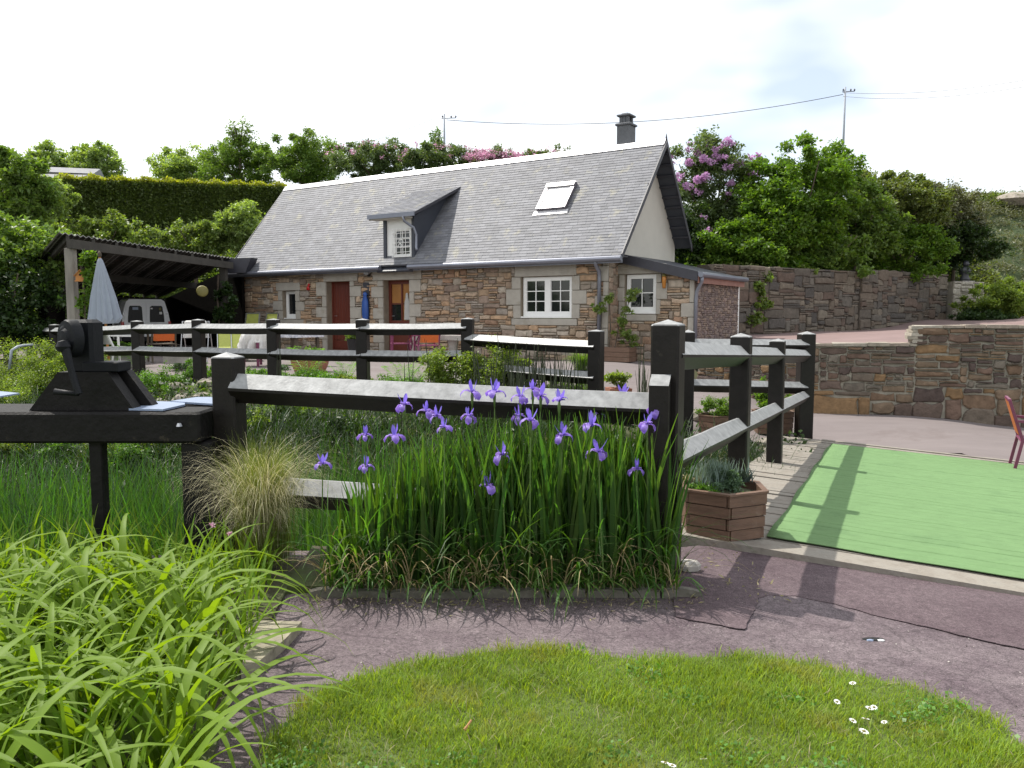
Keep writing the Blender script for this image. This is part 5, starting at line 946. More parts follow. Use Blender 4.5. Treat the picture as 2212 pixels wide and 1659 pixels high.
# pots
def pot(name, lab, cat, loc, prof, m, square=False, sx=1, rz=0):
    t = empty(name, lab, cat, loc, rz); mb = MB()
    if square: (r0, r1, h) = prof; vs = [(-r0, -r0, 0), (r0, -r0, 0), (r0, r0, 0), (-r0, r0, 0), (-r1, -r1, h), (r1, -r1, h), (r1, r1, h), (-r1, r1, h), (-r1 + .03, -r1 + .03, h), (r1 - .03, -r1 + .03, h), (r1 - .03, r1 - .03, h), (-r1 + .03, r1 - .03, h), (0, 0, h - .04)]; mb.add(vs, [(3, 2, 1, 0), (0, 1, 5, 4), (1, 2, 6, 5), (2, 3, 7, 6), (3, 0, 4, 7), (4, 5, 9, 8), (5, 6, 10, 9), (6, 7, 11, 10), (7, 4, 8, 11), (8, 9, 12), (9, 10, 12), (10, 11, 12), (11, 8, 12)])
    else: mb.lathe(prof, 20, sx=sx, caps=False); mb.lathe([(prof[-1][0] * .9, prof[-1][1] - .03), (.01, prof[-1][1] - .02)], 20, sx=sx, caps=False)
    mb.build('pot', m, t, auto=not square); return t
t = pot('half_barrel_pot', 'wide terracotta half barrel planter behind the rockery ferns', 'planter', yzp(670, 800, 15.8), [(.30, 0), (.36, .15), (.39, .32), (.40, .33), (.40, .36), (.36, .36), (.35, .33)], M_terr); leaf(canopy_pts((0, 0, .38), (.34, .34, .06), 1500, RNG, 24), .045, M_moss, t)
t = pot('plant_pot', 'tall black pot with leafy plant beside the plain red door', 'pot', yzp(764, 762, 21.6), [(.12, 0), (.15, .2), (.18, .42), (.19, .44), (.17, .44)], M_rub); leaf(canopy_pts((0, 0, .58), (.24, .24, .13), 260, RNG, 10), .13, M_shrub, t, asp=.8)
t = pot('plant_pot', 'square red brown pot with pale leafy shrub right of the fence end', 'pot', yzp(1336, 850, 11.7), (.14, .165, .30), M_terr, True, rz=.1); leaf(canopy_pts((0, 0, .42), (.22, .2, .13), 1500, RNG, 18), .045, M_shrub, t)
t = pot('plant_pot', 'dark pot under a hanging tuft of ornamental grass by the last post', 'pot', yzp(1256, 800, 15.6), [(.12, 0), (.16, .2), (.17, .28), (.15, .28)], M_rub)
n = 500; P_ = np.stack([RNG.normal(0, .05, n), RNG.normal(0, .05, n), np.full(n, .27)], 1); npmesh('grass_tuft', *blades_vf(P_, RNG.uniform(0, 6.28, n), RNG.uniform(.35, .6, n), np.full(n, .01), RNG.uniform(0, .4, n), RNG.uniform(1.2, 2.9, n), RNG, 5), M_treeb, parent=t)
def hexplanter(lab, loc, r, h, rz, courses=4):
    t = empty('hexagonal_planter', lab, 'planter', loc, rz); ch_ = h / courses; rj = random.Random(int(loc[0] * 100))
    for c in range(courses):
        for k in range(6):
            a0, a1 = k * math.pi / 3, (k + 1) * math.pi / 3; ri = r * (.95 + .05 * c / (courses - 1)) * (1.0 if (c + k) % 2 else .985); P0 = Vector((math.cos(a0), math.sin(a0), 0)) * ri; P1 = Vector((math.cos(a1), math.sin(a1), 0)) * ri; dd = (P1 - P0).normalized(); nn_ = Vector((dd.y, -dd.x, 0))
            e = .0 if (c + k) % 2 else -.028; m_ = MB(); z0 = c * ch_ + .003; z1 = (c + 1) * ch_ - .004
            a = P0 - dd * e * -1 * 0 - dd * (0 if e == 0 else -.022); b = P1 + dd * (0 if e == 0 else -.022); m_.prism([a, b, b - nn_ * .024, a - nn_ * .024][::1], (0, 0, z1 - z0), Matrix.Translation((0, 0, z0))); m_.build('board', M_planter, t)
    if True:
        for k in range(6):
            a0, a1 = k * math.pi / 3, (k + 1) * math.pi / 3; P0 = Vector((math.cos(a0), math.sin(a0), 0)); P1 = Vector((math.cos(a1), math.sin(a1), 0)); m_ = MB(); m_.prism([P0 * (r + .012), P1 * (r + .012), P1 * (r - .035), P0 * (r - .035)], (0, 0, .014), Matrix.Translation((0, 0, h))); m_.build('rim_board', M_planter, t)
    m_ = MB(); m_.lathe([(r * .93, h - .05), (r * .5, h - .02), (.01, h - .01)], 6, caps=False); m_.build('soil', M_soil, t); return t
hp_ = BP(.93, .14); t = hexplanter('brown wooden hexagonal planter beside the carpet at the near bridge post', (hp_.x, hp_.y, hp_.z + .004), .315, .315, .42)
leaf(canopy_pts((.02, -.02, .365), (.14, .13, .09), 5200, RNG, 34, .3), .016, M_sage, t, 'cushion_plant')
n = 420; P_ = np.stack([RNG.normal(.01, .08, n), RNG.normal(.08, .05, n), np.full(n, .32)], 1); npmesh('spiky_tuft', *blades_vf(P_, RNG.uniform(0, 6.28, n), RNG.uniform(.10, .2, n), np.full(n, .007), RNG.uniform(0, .3, n), RNG.uniform(.2, .8, n), RNG, 3), leafm('silver_blade', (.20, .27, .25), .15, .2, .6), parent=t)
n = 90; P_ = np.stack([RNG.normal(.21, .02, n), RNG.normal(.03, .02, n), np.full(n, .33)], 1); npmesh('dark_rosette', *blades_vf(P_, RNG.uniform(0, 6.28, n), RNG.uniform(.06, .11, n), np.full(n, .013), RNG.uniform(.1, .5, n), RNG.uniform(.5, 1.0, n), RNG, 3), leafm('dark_blade', (.06, .085, .08), .1, .2), parent=t)
leaf(canopy_pts((-.18, -.04, .32), (.11, .16, .03), 1500, RNG, 16), .018, M_moss, t, 'low_cushion'); leaf(canopy_pts((-.13, .12, .325), (.13, .08, .04), 800, RNG, 12), .03, M_straw, t, 'dry_leaves')
t = hexplanter('brown hexagonal planter with feathery green plant behind the side fence', yzp(1548, 915, 12.15), .30, .34, .2); leaf(canopy_pts((0, 0, .46), (.33, .3, .17), 5000, RNG, 30), .026, M_treeb, t)
t = hexplanter('brown hexagonal planter with upright leafy plant near the far bridge post', yzp(1668, 935, 12.6), .33, .34, .5); leaf(canopy_pts((0, 0, .50), (.3, .28, .2), 1800, RNG, 26), .05, M_treeb, t); leaf(canopy_pts((-.1, 0, .75), (.12, .12, .2), 300, RNG, 10), .05, M_treeb, t, 'top_shoots')
# trough at the corner with a climber
lc = HM @ Vector((WX1 + .42, -.02, 0)); t = empty('wooden_trough', 'low wooden trough at the cottage corner holding a climber', 'trough', (lc.x, lc.y, .455), HA)
for k in range(3): z = k * .11; MB().box((-.5, -.2, z + .003), (.36, -.17, z + .105)).build('board', M_planter, t); MB().box((-.5, .17, z + .003), (.36, .2, z + .105)).build('board', M_planter, t); MB().box((.34, -.169, z + .003), (.36, .169, z + .105)).build('board', M_planter, t); MB().box((-.5, -.169, z + .003), (-.48, .169, z + .105)).build('board', M_planter, t)
MB().box((-.47, -.165, .02), (.335, .165, .29)).build('soil', M_soil, t)
cl = empty('climbing_plant', 'thin climbing plant growing up the corner beside the downpipe', 'climber', (lc.x, lc.y, .75), HA)
MB().tube([(-.25, 0, 0), (-.22, .02, .5), (-.27, .05, 1.0), (-.2, .05, 1.25)], .02, 6, .012).build('stem', M_bark, cl); MB().tube([(-.1, 0, 0), (-.05, .1, .5), (.1, .2, .9), (.2, .25, 1.3)], .014, 6, .008).build('stem', M_bark, cl)
for (c, r, n) in (((-.55, 0, .95), (.28, .15, .14), 420), ((-.3, .05, 1.15), (.15, .12, .18), 260), ((.25, .2, 1.25), (.24, .14, .16), 420), ((.15, .1, .85), (.15, .1, .2), 200), ((.08, .05, .45), (.22, .15, .3), 700), ((.3, .1, .2), (.25, .14, .18), 350)): leaf(canopy_pts(c, r, n, RNG, 10), .06, M_ivy2, cl)
# plum chair at the right edge
chair('garden_chair', 'plum plastic chair with orange back cut by the right photo edge', 'chair', Vector((6.62, 9.95, float(yz(6.62, 9.95)) + .02)), 1.1, M_purple, M_orange, .92, .56)
t = tag(MB().lathe([(.0, 0), (.13, .01), (.10, .07), (0, .1)], 8, (6.62, 9.35, float(yz(6.6, 9.35)))).build('small_rock', M_rock), 'grey rock on the yard by the plum chair', 'rock')
t = tag(MB().prism([W(352, 784, 15.6), W(416, 784, 15.6), W(416, 768, 15.6), W(352, 768, 15.6)], (.05, .4, 0)).build('stone_trough', M_conc), 'low pale stone trough between the fence and the carport', 'trough')
a = W(18, 762, 14.5); t = MB().tube([a + Vector((0, 0, -.3)), W(25, 757, 14.5), W(38, 749, 14.6), W(52, 746, 14.8), W(70, 745, 15)], .025, 8); tag(t.build('grey_pipe', M_poleg, smooth=True), 'curved grey pipe at the left edge of the rockery', 'pipe')
# statue, on the wall end
p = W(2084, 607, 29.2); t = empty('garden_statue', 'small dark statue standing on the pale wall end', 'statue', p, .2)
MB().lathe([(.17, 0), (.19, .08), (.13, .2), (.2, .32), (.22, .42), (.12, .5), (.05, .54)], 10, sy=.7).build('figure', M_statue, t, True); MB().lathe([(.02, 0), (.1, .04), (.12, .12), (.07, .2), (.0, .23)], 10, (.02, 0, .5)).build('head', M_statue, t, True); MB().box((-.25, -.2, -.03), (.25, .2, -.001)).build('base', M_conc, t)
# utility poles and cables
def upole(u, vt, vb_, Y, lab, arm):
    a, b = W(u, vb_, Y), W(u, vt, Y); t = empty('utility_pole', lab, 'utility pole', (a.x, a.y, a.z - 1.5)); MB().tube([(0, 0, 0), (0, 0, b.z - a.z + 1.5)], .075, 8, .05).build('pole', M_poleg, t, True); zt = b.z - a.z + 1.5
    MB().beam((-.15, 0, zt - .25), (arm, 0, zt - .22), .03, .035).build('crossarm', M_darkt, t)
    for x in (-.1, arm * .6, arm): MB().lathe([(.03, 0), (.05, .05), (.02, .11)], 7, (x, 0, zt - .2)).build('insulator', M_darkt, t)
    return b
b1 = upole(960, 246, 322, 46, 'grey utility pole rising behind the rhododendrons left of the chimney', .65); b2 = upole(1821, 188, 330, 44, 'tall grey utility pole above the bushes at right', .5)
def cable(a, b, sag, r, lab, kk=.0):
    a, b = Vector(a), Vector(b); tag(MB().tube([a.lerp(b, t) - Vector((0, 0, sag * 4 * t * (1 - t))) for t in np.linspace(0, 1, 24)], r, 5).build('power_cable', M_wire), lab, 'cable')
cable(W(964, 259, 46), W(1821, 204, 44), .75, .016, 'black cable sagging from the left pole over the chimney to the right pole')
cable(W(942, 254, 46), W(600, 330, 60), .6, .008, 'thin cable running left from the left pole')
cable(W(1821, 200, 44), W(2300, 158, 30), .3, .009, 'upper cable from the right pole leaving the photo at right'); cable(W(1821, 208, 44), W(2300, 172, 30), .35, .009, 'lower cable from the right pole leaving the photo at right')
a = W(925, 254, 52); b = W(935, 252, 52)
# distant house roofs
t = empty('distant_house', 'far house with grey roof peeping above the hedge at left', 'house', W(166, 420, 52), .25)
MB().box((-1.6, 0, 0), (1.0, 3, 1.35)).build('wall', M_render, t); m_ = MB(); m_.prism([(-1.8, -.3, 1.3), (-1.8, 1.5, 1.9), (-1.8, 3.3, 1.3)], (2.9, 0, 0)); m_.build('roof', M_slate, t)
t = empty('distant_house', 'far dark roofed house behind the leftmost trees', 'house', W(40, 430, 48), .1); MB().box((-3, 0, 0), (3, 4, 1.2)).build('wall', M_bark, t); m_ = MB(); m_.prism([(-3.2, -.3, 1.1), (-3.2, 2, 1.8), (-3.2, 4.3, 1.1)], (6.4, 0, 0)); m_.build('roof', M_slated, t)
# ================================================================== TREES, SHRUBS, IVY
def tree(name, lab, cat, c, r, n, size, m, zb=None, trunk=True, nc=0, cr=0, group=None, asp=.55, flowers=None, low=.3, limbs=5):
    nc = 130; cr = .2; c = Vector(c); r = (r[0] * 1.16, r[1], r[2] * 1.15); zb = c.z - r[2] - .6 if zb is None else zb; t = empty(name, lab, cat, (c.x, c.y, zb), 0, group); rel = (0, 0, c.z - zb)
    npmesh('crown', *leaves_vf(canopy_pts(rel, r, n, RNG, nc, cr, low), size, RNG, asp), m, parent=t)
    if trunk:
        mb = MB(); mb.tube([(0, 0, -.4), (.05, 0, rel[2] * .5), (0, .05, rel[2])], .05 + .03 * r[2], 7, .03)
        for i in range(limbs):
            a = i * 2.4 + c.x; q = (math.cos(a) * r[0] * .6, math.sin(a) * r[1] * .6, rel[2] + r[2] * random.uniform(-.1, .75)); mb.tube([(0, 0, rel[2] * .45), (q[0] * .4, q[1] * .4, rel[2] * .8), q], .05, 5, .015)
        mb.build('trunk', M_bark, t)
    if flowers:
        fm, nf_, fs, parts = flowers
        d = RNG.normal(size=(nf_, 3)); d /= np.linalg.norm(d, axis=1)[:, None]; d[:, 1] = -np.abs(d[:, 1]) * 1.0; d[:, 2] = np.abs(d[:, 2]) * 1.0 - .15 * (RNG.random(nf_)); P = np.array(rel) + d * np.array(r) * RNG.uniform(.75, 1.0, nf_)[:, None]
        if parts:
            base = canopy_pts((0, 0, 0), (fs, fs, fs * .8), 60, RNG, 9, .6); V, F = leaves_vf(base, fs * .62, RNG, .8); bm_ = npmesh('blossom', V, F, fm, parent=t); bm_.location = P[0]
            for p in P[1:]: o = bm_.copy(); C.objects.link(o); o.location = p; o.rotation_euler = (0, 0, RNG.uniform(0, 6)); s = RNG.uniform(.6, 1.25); o.scale = (s, s, s)
        else:
            Q = (P[:, None] + RNG.normal(0, fs * .5, (nf_, 16, 3))).reshape(-1, 3); npmesh('blossoms', *leaves_vf(Q, fs * .8, RNG, .8), fm, parent=t)
    return t
def at(u, v, Y): return W(u, v, Y)
# skyline behind the cottage (left to right)
def sky_tree(u0, u1, v0, v1, Y, *a, depth=.8, **k):
    p = at((u0 + u1) / 2, (v0 + v1) / 2, Y); rx = (u1 - u0) / 2 / 1728 * Y; rz = (v1 - v0) / 2 / 1728 * Y; return tree(a[0], a[1], a[2], p, (rx, rx * depth, rz), *a[3:], **k)
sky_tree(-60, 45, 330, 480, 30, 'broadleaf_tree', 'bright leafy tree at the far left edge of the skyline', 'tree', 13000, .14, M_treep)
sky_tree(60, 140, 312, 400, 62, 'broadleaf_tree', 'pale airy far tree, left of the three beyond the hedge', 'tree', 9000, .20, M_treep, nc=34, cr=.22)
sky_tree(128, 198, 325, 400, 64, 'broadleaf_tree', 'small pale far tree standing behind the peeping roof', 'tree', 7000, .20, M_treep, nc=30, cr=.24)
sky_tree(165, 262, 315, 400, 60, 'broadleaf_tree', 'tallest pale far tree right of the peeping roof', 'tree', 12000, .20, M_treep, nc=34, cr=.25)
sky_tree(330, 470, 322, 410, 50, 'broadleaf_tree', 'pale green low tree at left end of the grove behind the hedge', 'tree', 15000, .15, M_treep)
sky_tree(430, 600, 305, 400, 47, 'broadleaf_tree', 'rounded green tree in the middle of the grove behind the hedge', 'tree', 24000, .13, M_treel, nc=36)
sky_tree(560, 745, 298, 405, 45, 'broadleaf_tree', 'large dense green tree above the left end of the slate roof', 'tree', 32000, .12, M_treel, nc=40)
sky_tree(485, 548, 262, 320, 46, 'conifer_tree', 'wispy blue green young conifer top rising above the grove', 'tree', 1500, .12, M_treel, nc=40, cr=.13, limbs=9, trunk=True)
sky_tree(712, 900, 310, 385, 42, 'rhododendron', 'grey green rhododendron with a mauve patch at its left side', 'rhododendron', 24000, .11, M_rhod, nc=36, flowers=(M_pink, 26, .11, False))
sky_tree(860, 1020, 312, 375, 41, 'rhododendron', 'grey green rhododendron behind the ridge under the left pole', 'rhododendron', 18000, .11, M_rhod, nc=34, flowers=(M_pink, 16, .10, False))
sky_tree(925, 958, 275, 330, 43, 'young_tree', 'sparse bright green sapling beside the left pole', 'tree', 700, .11, M_treeb, nc=30, cr=.16)
sky_tree(1000, 1130, 325, 380, 41, 'rhododendron', 'rhododendron full of pink bloom behind the middle of the ridge', 'rhododendron', 12000, .10, M_rhod, nc=30, flowers=(M_pink, 130, .12, False))
sky_tree(1110, 1255, 328, 375, 42, 'rhododendron', 'lower rhododendron with pale pink bloom left of the chimney', 'rhododendron', 9000, .10, M_rhod, nc=30, flowers=(M_pink, 45, .10, False))
# mauve patch
# clipped hedge
hd_ = empty('clipped_hedge', 'long flat topped hedge with dark face and top leaves coloured golden as if sunlit', 'hedge', (0, 0, 0)); a, b = W(120, 388, 33), W(612, 405, 40)
n = 60000; t_ = RNG.random(n); base = np.array(a) * (1 - t_[:, None]) + np.array(b) * t_[:, None]; hgt = 1.85; zz = RNG.random(n) * hgt; face = RNG.random(n) < .75
P = base.copy(); P[:, 2] -= zz; P[:, 1] += np.where(face, RNG.normal(0, .07, n), RNG.random(n) * 1.2); P[:, 0] += RNG.normal(0, .05, n); P[~face, 2] = base[~face, 2] + RNG.normal(0, .03, (~face).sum()); npmesh('foliage', *leaves_vf(P, .10, RNG), M_hedge, parent=hd_)
n = 14000; t_ = RNG.random(n); P = np.array(a) * (1 - t_[:, None]) + np.array(b) * t_[:, None]; P[:, 1] += RNG.random(n) * 1.2 - .05; P[:, 2] += .03 + RNG.random(n) * .16 * (1 + .6 * np.sin(t_ * 60)); npmesh('lit_top_leaves', *leaves_vf(P, .09, RNG, up=-.6), M_hedget, parent=hd_)  # yellow leaf colour imitates sunlight along the hedge top
m_ = MB(); m_.prism([a + Vector((0, .1, -2.4)), b + Vector((0, .1, -2.4)), b + Vector((0, .1, -.06)), a + Vector((0, .1, -.06))], (0, 1.0, 0)); m_.build('branch_core', M_hill, hd_)
# ivy and bramble on the bank (stuff)
def bank(name, s0, s1, t0, t1, n, size, m, h=.5, freq=1.3, mn=.0, asp=.6):
    nc = max(60, n // 75); Cn = hill(RNG.uniform(s0, s1, nc), RNG.uniform(t0, t1, nc)); rr = h * RNG.uniform(.25, .8, nc); k = RNG.integers(0, nc, n); q = RNG.normal(size=(n, 3)); q /= np.linalg.norm(q, axis=1)[:, None]; q[:, 2] = np.abs(q[:, 2]) * .9 - .1
    P = Cn[k] + q * (rr[k] * np.where(RNG.random(n) < .1, RNG.uniform(1.1, 1.5, n), RNG.uniform(.6, 1.05, n)))[:, None] * np.array([1.3, 1, .8]); P[:, 2] += .05; return tag(npmesh(name, *leaves_vf(P, size, RNG, asp), m), kind='stuff')
bank('ivy_cover', 1.0, 4.0, .15, 1.35, 60000, .13, M_ivy, .9); bank('bramble_cover', 1.3, 3.9, .4, 1.97, 120000, .115, M_ivy2, 1.25, 1.9)
bank('bank_undergrowth', 3.6, 6.2, .5, 2, 18000, .13, M_ivy, .8); bank('ivy_cover_left', 0, 1.4, .1, 1.8, 26000, .14, M_ivy, 1.2)
bank('scrub_slope', 6.2, 8.99, .15, 2.0, 95000, .11, M_heath, .6, 1.1, asp=.35); bank('meadow_grass', 6.8, 8.99, 1.85, 2.12, 30000, .13, M_mead, .25, 1.5, asp=.3)
bank('dark_scrub', 6.05, 7.5, .25, 1.2, 30000, .12, M_olive, .8)
# taller bushes left of the carport
tree('broadleaf_tree', 'dark leafy tree against the hedge end behind the carport', 'tree', W(50, 425, 25), (.85, .9, 1.4), 22000, .12, M_treel, zb=2.5, nc=34)
tree('leafy_bush', 'big shaded bush at the left edge beside the carport roof', 'bush', W(15, 560, 19.5), (1.3, 1.1, 1.1), 20000, .11, M_treel, zb=.4, nc=34)
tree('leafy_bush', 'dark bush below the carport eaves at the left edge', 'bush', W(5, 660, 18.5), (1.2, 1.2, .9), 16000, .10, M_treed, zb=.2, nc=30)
tree('leafy_bush', 'light green elder bush left of the hedge', 'bush', W(100, 425, 28), (.8, .8, .6), 12000, .12, M_treep, zb=3.5, nc=28)
tree('leafy_bush', 'leafy bush rising from the bramble bank beside the slate roof', 'bush', W(512, 490, 33), (1.0, .8, .85), 13000, .11, M_treep, zb=3.5, nc=26)
tree('leafy_bush', 'wide green bush filling the gap between bright bush and olive bush', 'bush', W(1850, 480, 26.5), (1.5, 1.0, 1.15), 26000, .10, M_treel, zb=2.6)
tree('leafy_bush', 'dark leafy bush behind the lean-to above the wall start', 'bush', W(1560, 545, 25.5), (1.6, .9, .6), 18000, .10, M_treel, zb=2.6)
tree('leafy_bush', 'grey olive bush thinning out towards the meadow', 'bush', W(2030, 455, 30), (1.5, 1.1, .95), 20000, .10, M_heath, zb=3)
tree('leafy_bush', 'bright bush at the foot of the mauve rhododendron, middle of the bank', 'bush', W(1680, 500, 24.8), (1.3, .9, 1.2), 24000, .10, M_treeb, zb=2.6)
tree('leafy_bush', 'tall green bush covering the bank left of the slate roof', 'bush', W(420, 515, 33), (1.7, 1.0, .75), 16000, .12, M_ivy2, zb=3.2)
tree('leafy_bush', 'leafy bush on the bank directly under the hedge end at left', 'bush', W(230, 512, 29), (1.7, 1.0, .65), 16000, .12, M_ivy2, zb=3.2)
# vines on carport post and house end
vp = empty('climbing_vine', 'leafy vine climbing the weathered carport post', 'climber', W(180, 690, 17.5))
for u, v, ru, rv, n in ((190, 555, 20, 28, 800), (196, 610, 12, 30, 400), (198, 635, 14, 14, 350), (180, 660, 10, 30, 250)):
    p = W(u, v, 17.5) - vp.location; npmesh('leaves', *leaves_vf(canopy_pts(p, (ru / 1728 * 17.5, .18, rv / 1728 * 17.5), n, RNG, 10), .07, RNG, .8), M_treeb, parent=vp)
MB().tube([(0, 0, -1), (.05, 0, .5), (0, 0, 1.3)], .02, 5).build('stem', M_bark, vp)
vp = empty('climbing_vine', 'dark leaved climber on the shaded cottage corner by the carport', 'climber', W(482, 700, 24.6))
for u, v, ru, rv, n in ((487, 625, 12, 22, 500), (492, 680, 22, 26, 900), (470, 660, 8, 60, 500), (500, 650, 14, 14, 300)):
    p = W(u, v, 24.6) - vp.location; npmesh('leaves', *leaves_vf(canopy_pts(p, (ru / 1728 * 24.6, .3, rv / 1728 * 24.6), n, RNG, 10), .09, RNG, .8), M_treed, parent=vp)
MB().tube([(-.1, 0, -.5), (-.15, 0, .8), (-.1, 0, 1.5)], .03, 5).build('stem', M_bark, vp)
# right-hand bushes
tree('rhododendron', 'big rhododendron with mauve trusses directly right of the gable', 'rhododendron', W(1540, 420, 26.5), (1.7, 1.2, 1.75), 42000, .10, M_rhod, zb=2.6, nc=46, cr=.26, flowers=(M_mauve, 46, .13, True))
tree('rhododendron', 'second rhododendron low against the gable with dark foliage', 'rhododendron', W(1490, 520, 25), (1.0, .9, 1.1), 14000, .10, M_treed, zb=2.6, nc=26, flowers=(M_mauve, 7, .15, True))
tree('leafy_bush', 'tall bright green bush right of the mauve rhododendron', 'bush', W(1725, 430, 25.2), (1.75, 1.2, 1.6), 42000, .105, M_treeb, zb=2.6, nc=46, cr=.26)
tree('leafy_bush', 'bright green bush overhanging the wall below the rhododendron', 'bush', W(1610, 530, 24.3), (1.35, .8, .72), 20000, .095, M_treeb, zb=2.6, nc=30)
tree('leafy_bush', 'mid green bush hanging over the high wall below the right pole', 'bush', W(1780, 545, 25.2), (1.5, .8, .72), 22000, .10, M_treel, zb=2.6, nc=30)
tree('leafy_bush', 'olive bush with feathery top left of the meadow', 'bush', W(1935, 440, 28), (1.9, 1.3, 1.05), 36000, .10, M_olive, zb=2.7, nc=46, cr=.22)
tree('leafy_bush', 'deep green bush above the right end of the high wall', 'bush', W(1945, 540, 27.4), (1.6, .9, .85), 26000, .10, M_treeb, zb=2.7, nc=32)
tree('leafy_bush', 'dark green bush behind the small statue', 'bush', W(2060, 530, 30), (1.6, 1.1, 1.1), 24000, .10, M_treed, zb=2.7, nc=32)
tree('broadleaf_tree', 'spiky green shoots of a young tree below the right pole', 'tree', W(1800, 375, 27), (.9, .8, .9), 8000, .10, M_treeb, zb=3.5, nc=26, cr=.25)
tree('juniper_bush', 'low spreading yellow green juniper beside the wall end', 'bush', W(2165, 650, 27.5), (1.55, 1.0, .62), 26000, .075, M_shrub, zb=1.3, nc=34, cr=.3)
tree('juniper_bush', 'dark low juniper under the statue at the road edge', 'bush', W(2125, 690, 27), (1.1, .8, .35), 12000, .07, M_treed, zb=1.2, nc=24, trunk=False)
vp = empty('climbing_vine', 'yellow green ivy trailing down the high wall near the lean-to', 'climber', W(1640, 590, 22.6))
for u, v, ru, rv, n in ((1655, 600, 16, 18, 420), (1640, 640, 16, 40, 800), (1652, 655, 18, 16, 420), (1632, 690, 22, 16, 420), (1720, 588, 60, 12, 800)):
    p = W(u, v, 22.5 + (u - 1640) * .02) - vp.location; npmesh('leaves', *leaves_vf(canopy_pts(p, (ru / 1728 * 22.6, .14, rv / 1728 * 22.6), n, RNG, 12), .08, RNG, .8), M_ivy2, parent=vp)
MB().tube([(0, 0, .1), (.05, -.05, -.6), (-.05, -.1, -1.3)], .02, 5).build('stem', M_bark, vp)
# rocks on the meadow edge
for u, v, s, lb in ((2055, 428, .55, 'rounded grey boulder on the meadow edge'), (2190, 432, .9, 'dark flat boulder at the top right of the slope')):
    tag(MB().lathe([(s * .6, -.3), (s, 0), (s * .8, .2 * s), (s * .3, .36 * s), (.01, .38 * s)], 9, W(u, v, 37)).build('boulder', M_rock), lb, 'boulder')

# ================================================================== ROCKERY ON THE FAR BANK
def gp(u, v, it=0):         # pixel to the bank surface
    lo, hi = 5.5, 22.0; best = None
    for Y in np.arange(5.6, 22, .04):
        p = W(u, v, Y)
        if p.z <= float(gz(p.x, p.y)) + .02: return p
    return W(u, v, 12)
def cushion(lab, u, v, ru, rh, m, n, size, nm='cushion_plant', cat='plant', Y=None):
    p = gp(u, v) if Y is None else gp(u, v); r = ru / 1728 * p.y * 1.12; hgt = rh / 1728 * p.y * 1.7; t = empty(nm, lab, cat, (p.x, p.y, p.z - .03))
    npmesh('foliage', *leaves_vf(canopy_pts((0, 0, hgt * .3), (r, r * .8, hgt * .7), n, RNG, 60, .26), size, RNG, .6), m, parent=t); return t
cushion('bright green mat of cushion plant left of the near fence post', 350, 835, 75, 26, M_moss, 9000, .03)
cushion('bright green cushion spilling over rocks beside the near post', 430, 815, 45, 24, M_moss, 6000, .03)
cushion('dark grey green heather tuft above the bright mat', 392, 798, 26, 16, M_sage, 2500, .03)
cushion('flat vivid green cushion right of the near left post', 565, 815, 50, 14, M_moss, 5000, .028)
cushion('flat vivid green cushion below the second fence post', 690, 820, 75, 14, M_moss, 7000, .028)
cushion('pale green stonecrop mat under the barrel planter', 770, 828, 55, 12, M_shrub, 3500, .028)
cushion('grey lavender tuft by the fence post', 600, 800, 24, 12, M_sage, 1500, .035)
cushion('blue green low mat between the ferns', 860, 830, 60, 12, M_moss, 5000, .03)
cushion('golden green rounded shrub before the long rail', 985, 873, 74, 89, M_shrub, 18000, 0.034, 'round_shrub', 'shrub')
cushion('golden green rounded shrub right of the fence post', 1080, 878, 74, 104, M_shrub, 20000, 0.034, 'round_shrub', 'shrub')
cushion('low leafy shrub at the foot of the last fence post', 1240, 893, 74, 49, M_treeb, 12000, 0.0298, 'round_shrub', 'shrub')
cushion('leafy weeds beside the last fence post', 1180, 908, 72, 43, M_shrub, 10000, 0.0298, 'round_shrub', 'shrub')
cushion('yellow green leafy clump at the left end of the rockery', 60, 868, 108, 81, M_shrub, 28000, 0.0298, 'round_shrub', 'shrub')
cushion('bright leafy clump behind the winch on the left bank', 150, 828, 84, 52, M_shrub, 18000, 0.0298, 'round_shrub', 'shrub')
cushion('silvery green ground plant above the left beam end', 30, 885, 70, 20, M_sage, 5000, .035)
for i, (u, v, s, lb) in enumerate([(398, 868, .20, 'ochre mossy rock behind the pale sheets'), (440, 862, .16, 'grey flat rock against the near post'), (378, 838, .15, 'reddish rock under the bright mat'), (446, 832, .17, 'dark pitted rock between cushion plants'), (345, 872, .13, 'small mossy rock behind the winch'), (1500, 905, .22, 'pale flat stone under the side fence'), (1492, 985, .25, 'pale flat stone behind the near bridge post'), (1545, 965, .26, 'grey flat stone under the bridge railing'), (1628, 985, .16, 'brown stone between bridge posts'), (1580, 1010, .18, 'ochre stone in the stream edge'), (1655, 960, .15, 'cream stone beside the third bridge post')]):
    p = gp(u, v); rr_ = random.Random(i); mb = MB(); K = 9; vs = []
    for z, r in ((-.1, .9), (.0, 1.05), (.35, .95), (.6, .6), (.68, .15)):
        for k in range(K): a = 2 * math.pi * k / K; q = s * r * rr_.uniform(.82, 1.15); vs.append((p.x + math.cos(a) * q, p.y + math.sin(a) * q * .8, p.z + z * s * rr_.uniform(.85, 1.1)))
    mb.add(vs, [(j * K + k, j * K + (k + 1) % K, (j + 1) * K + (k + 1) % K, (j + 1) * K + k) for j in range(4) for k in range(K)] + [tuple(range(4 * K, 5 * K))]); tag(mb.build('rock', M_rock), lb, 'rock')
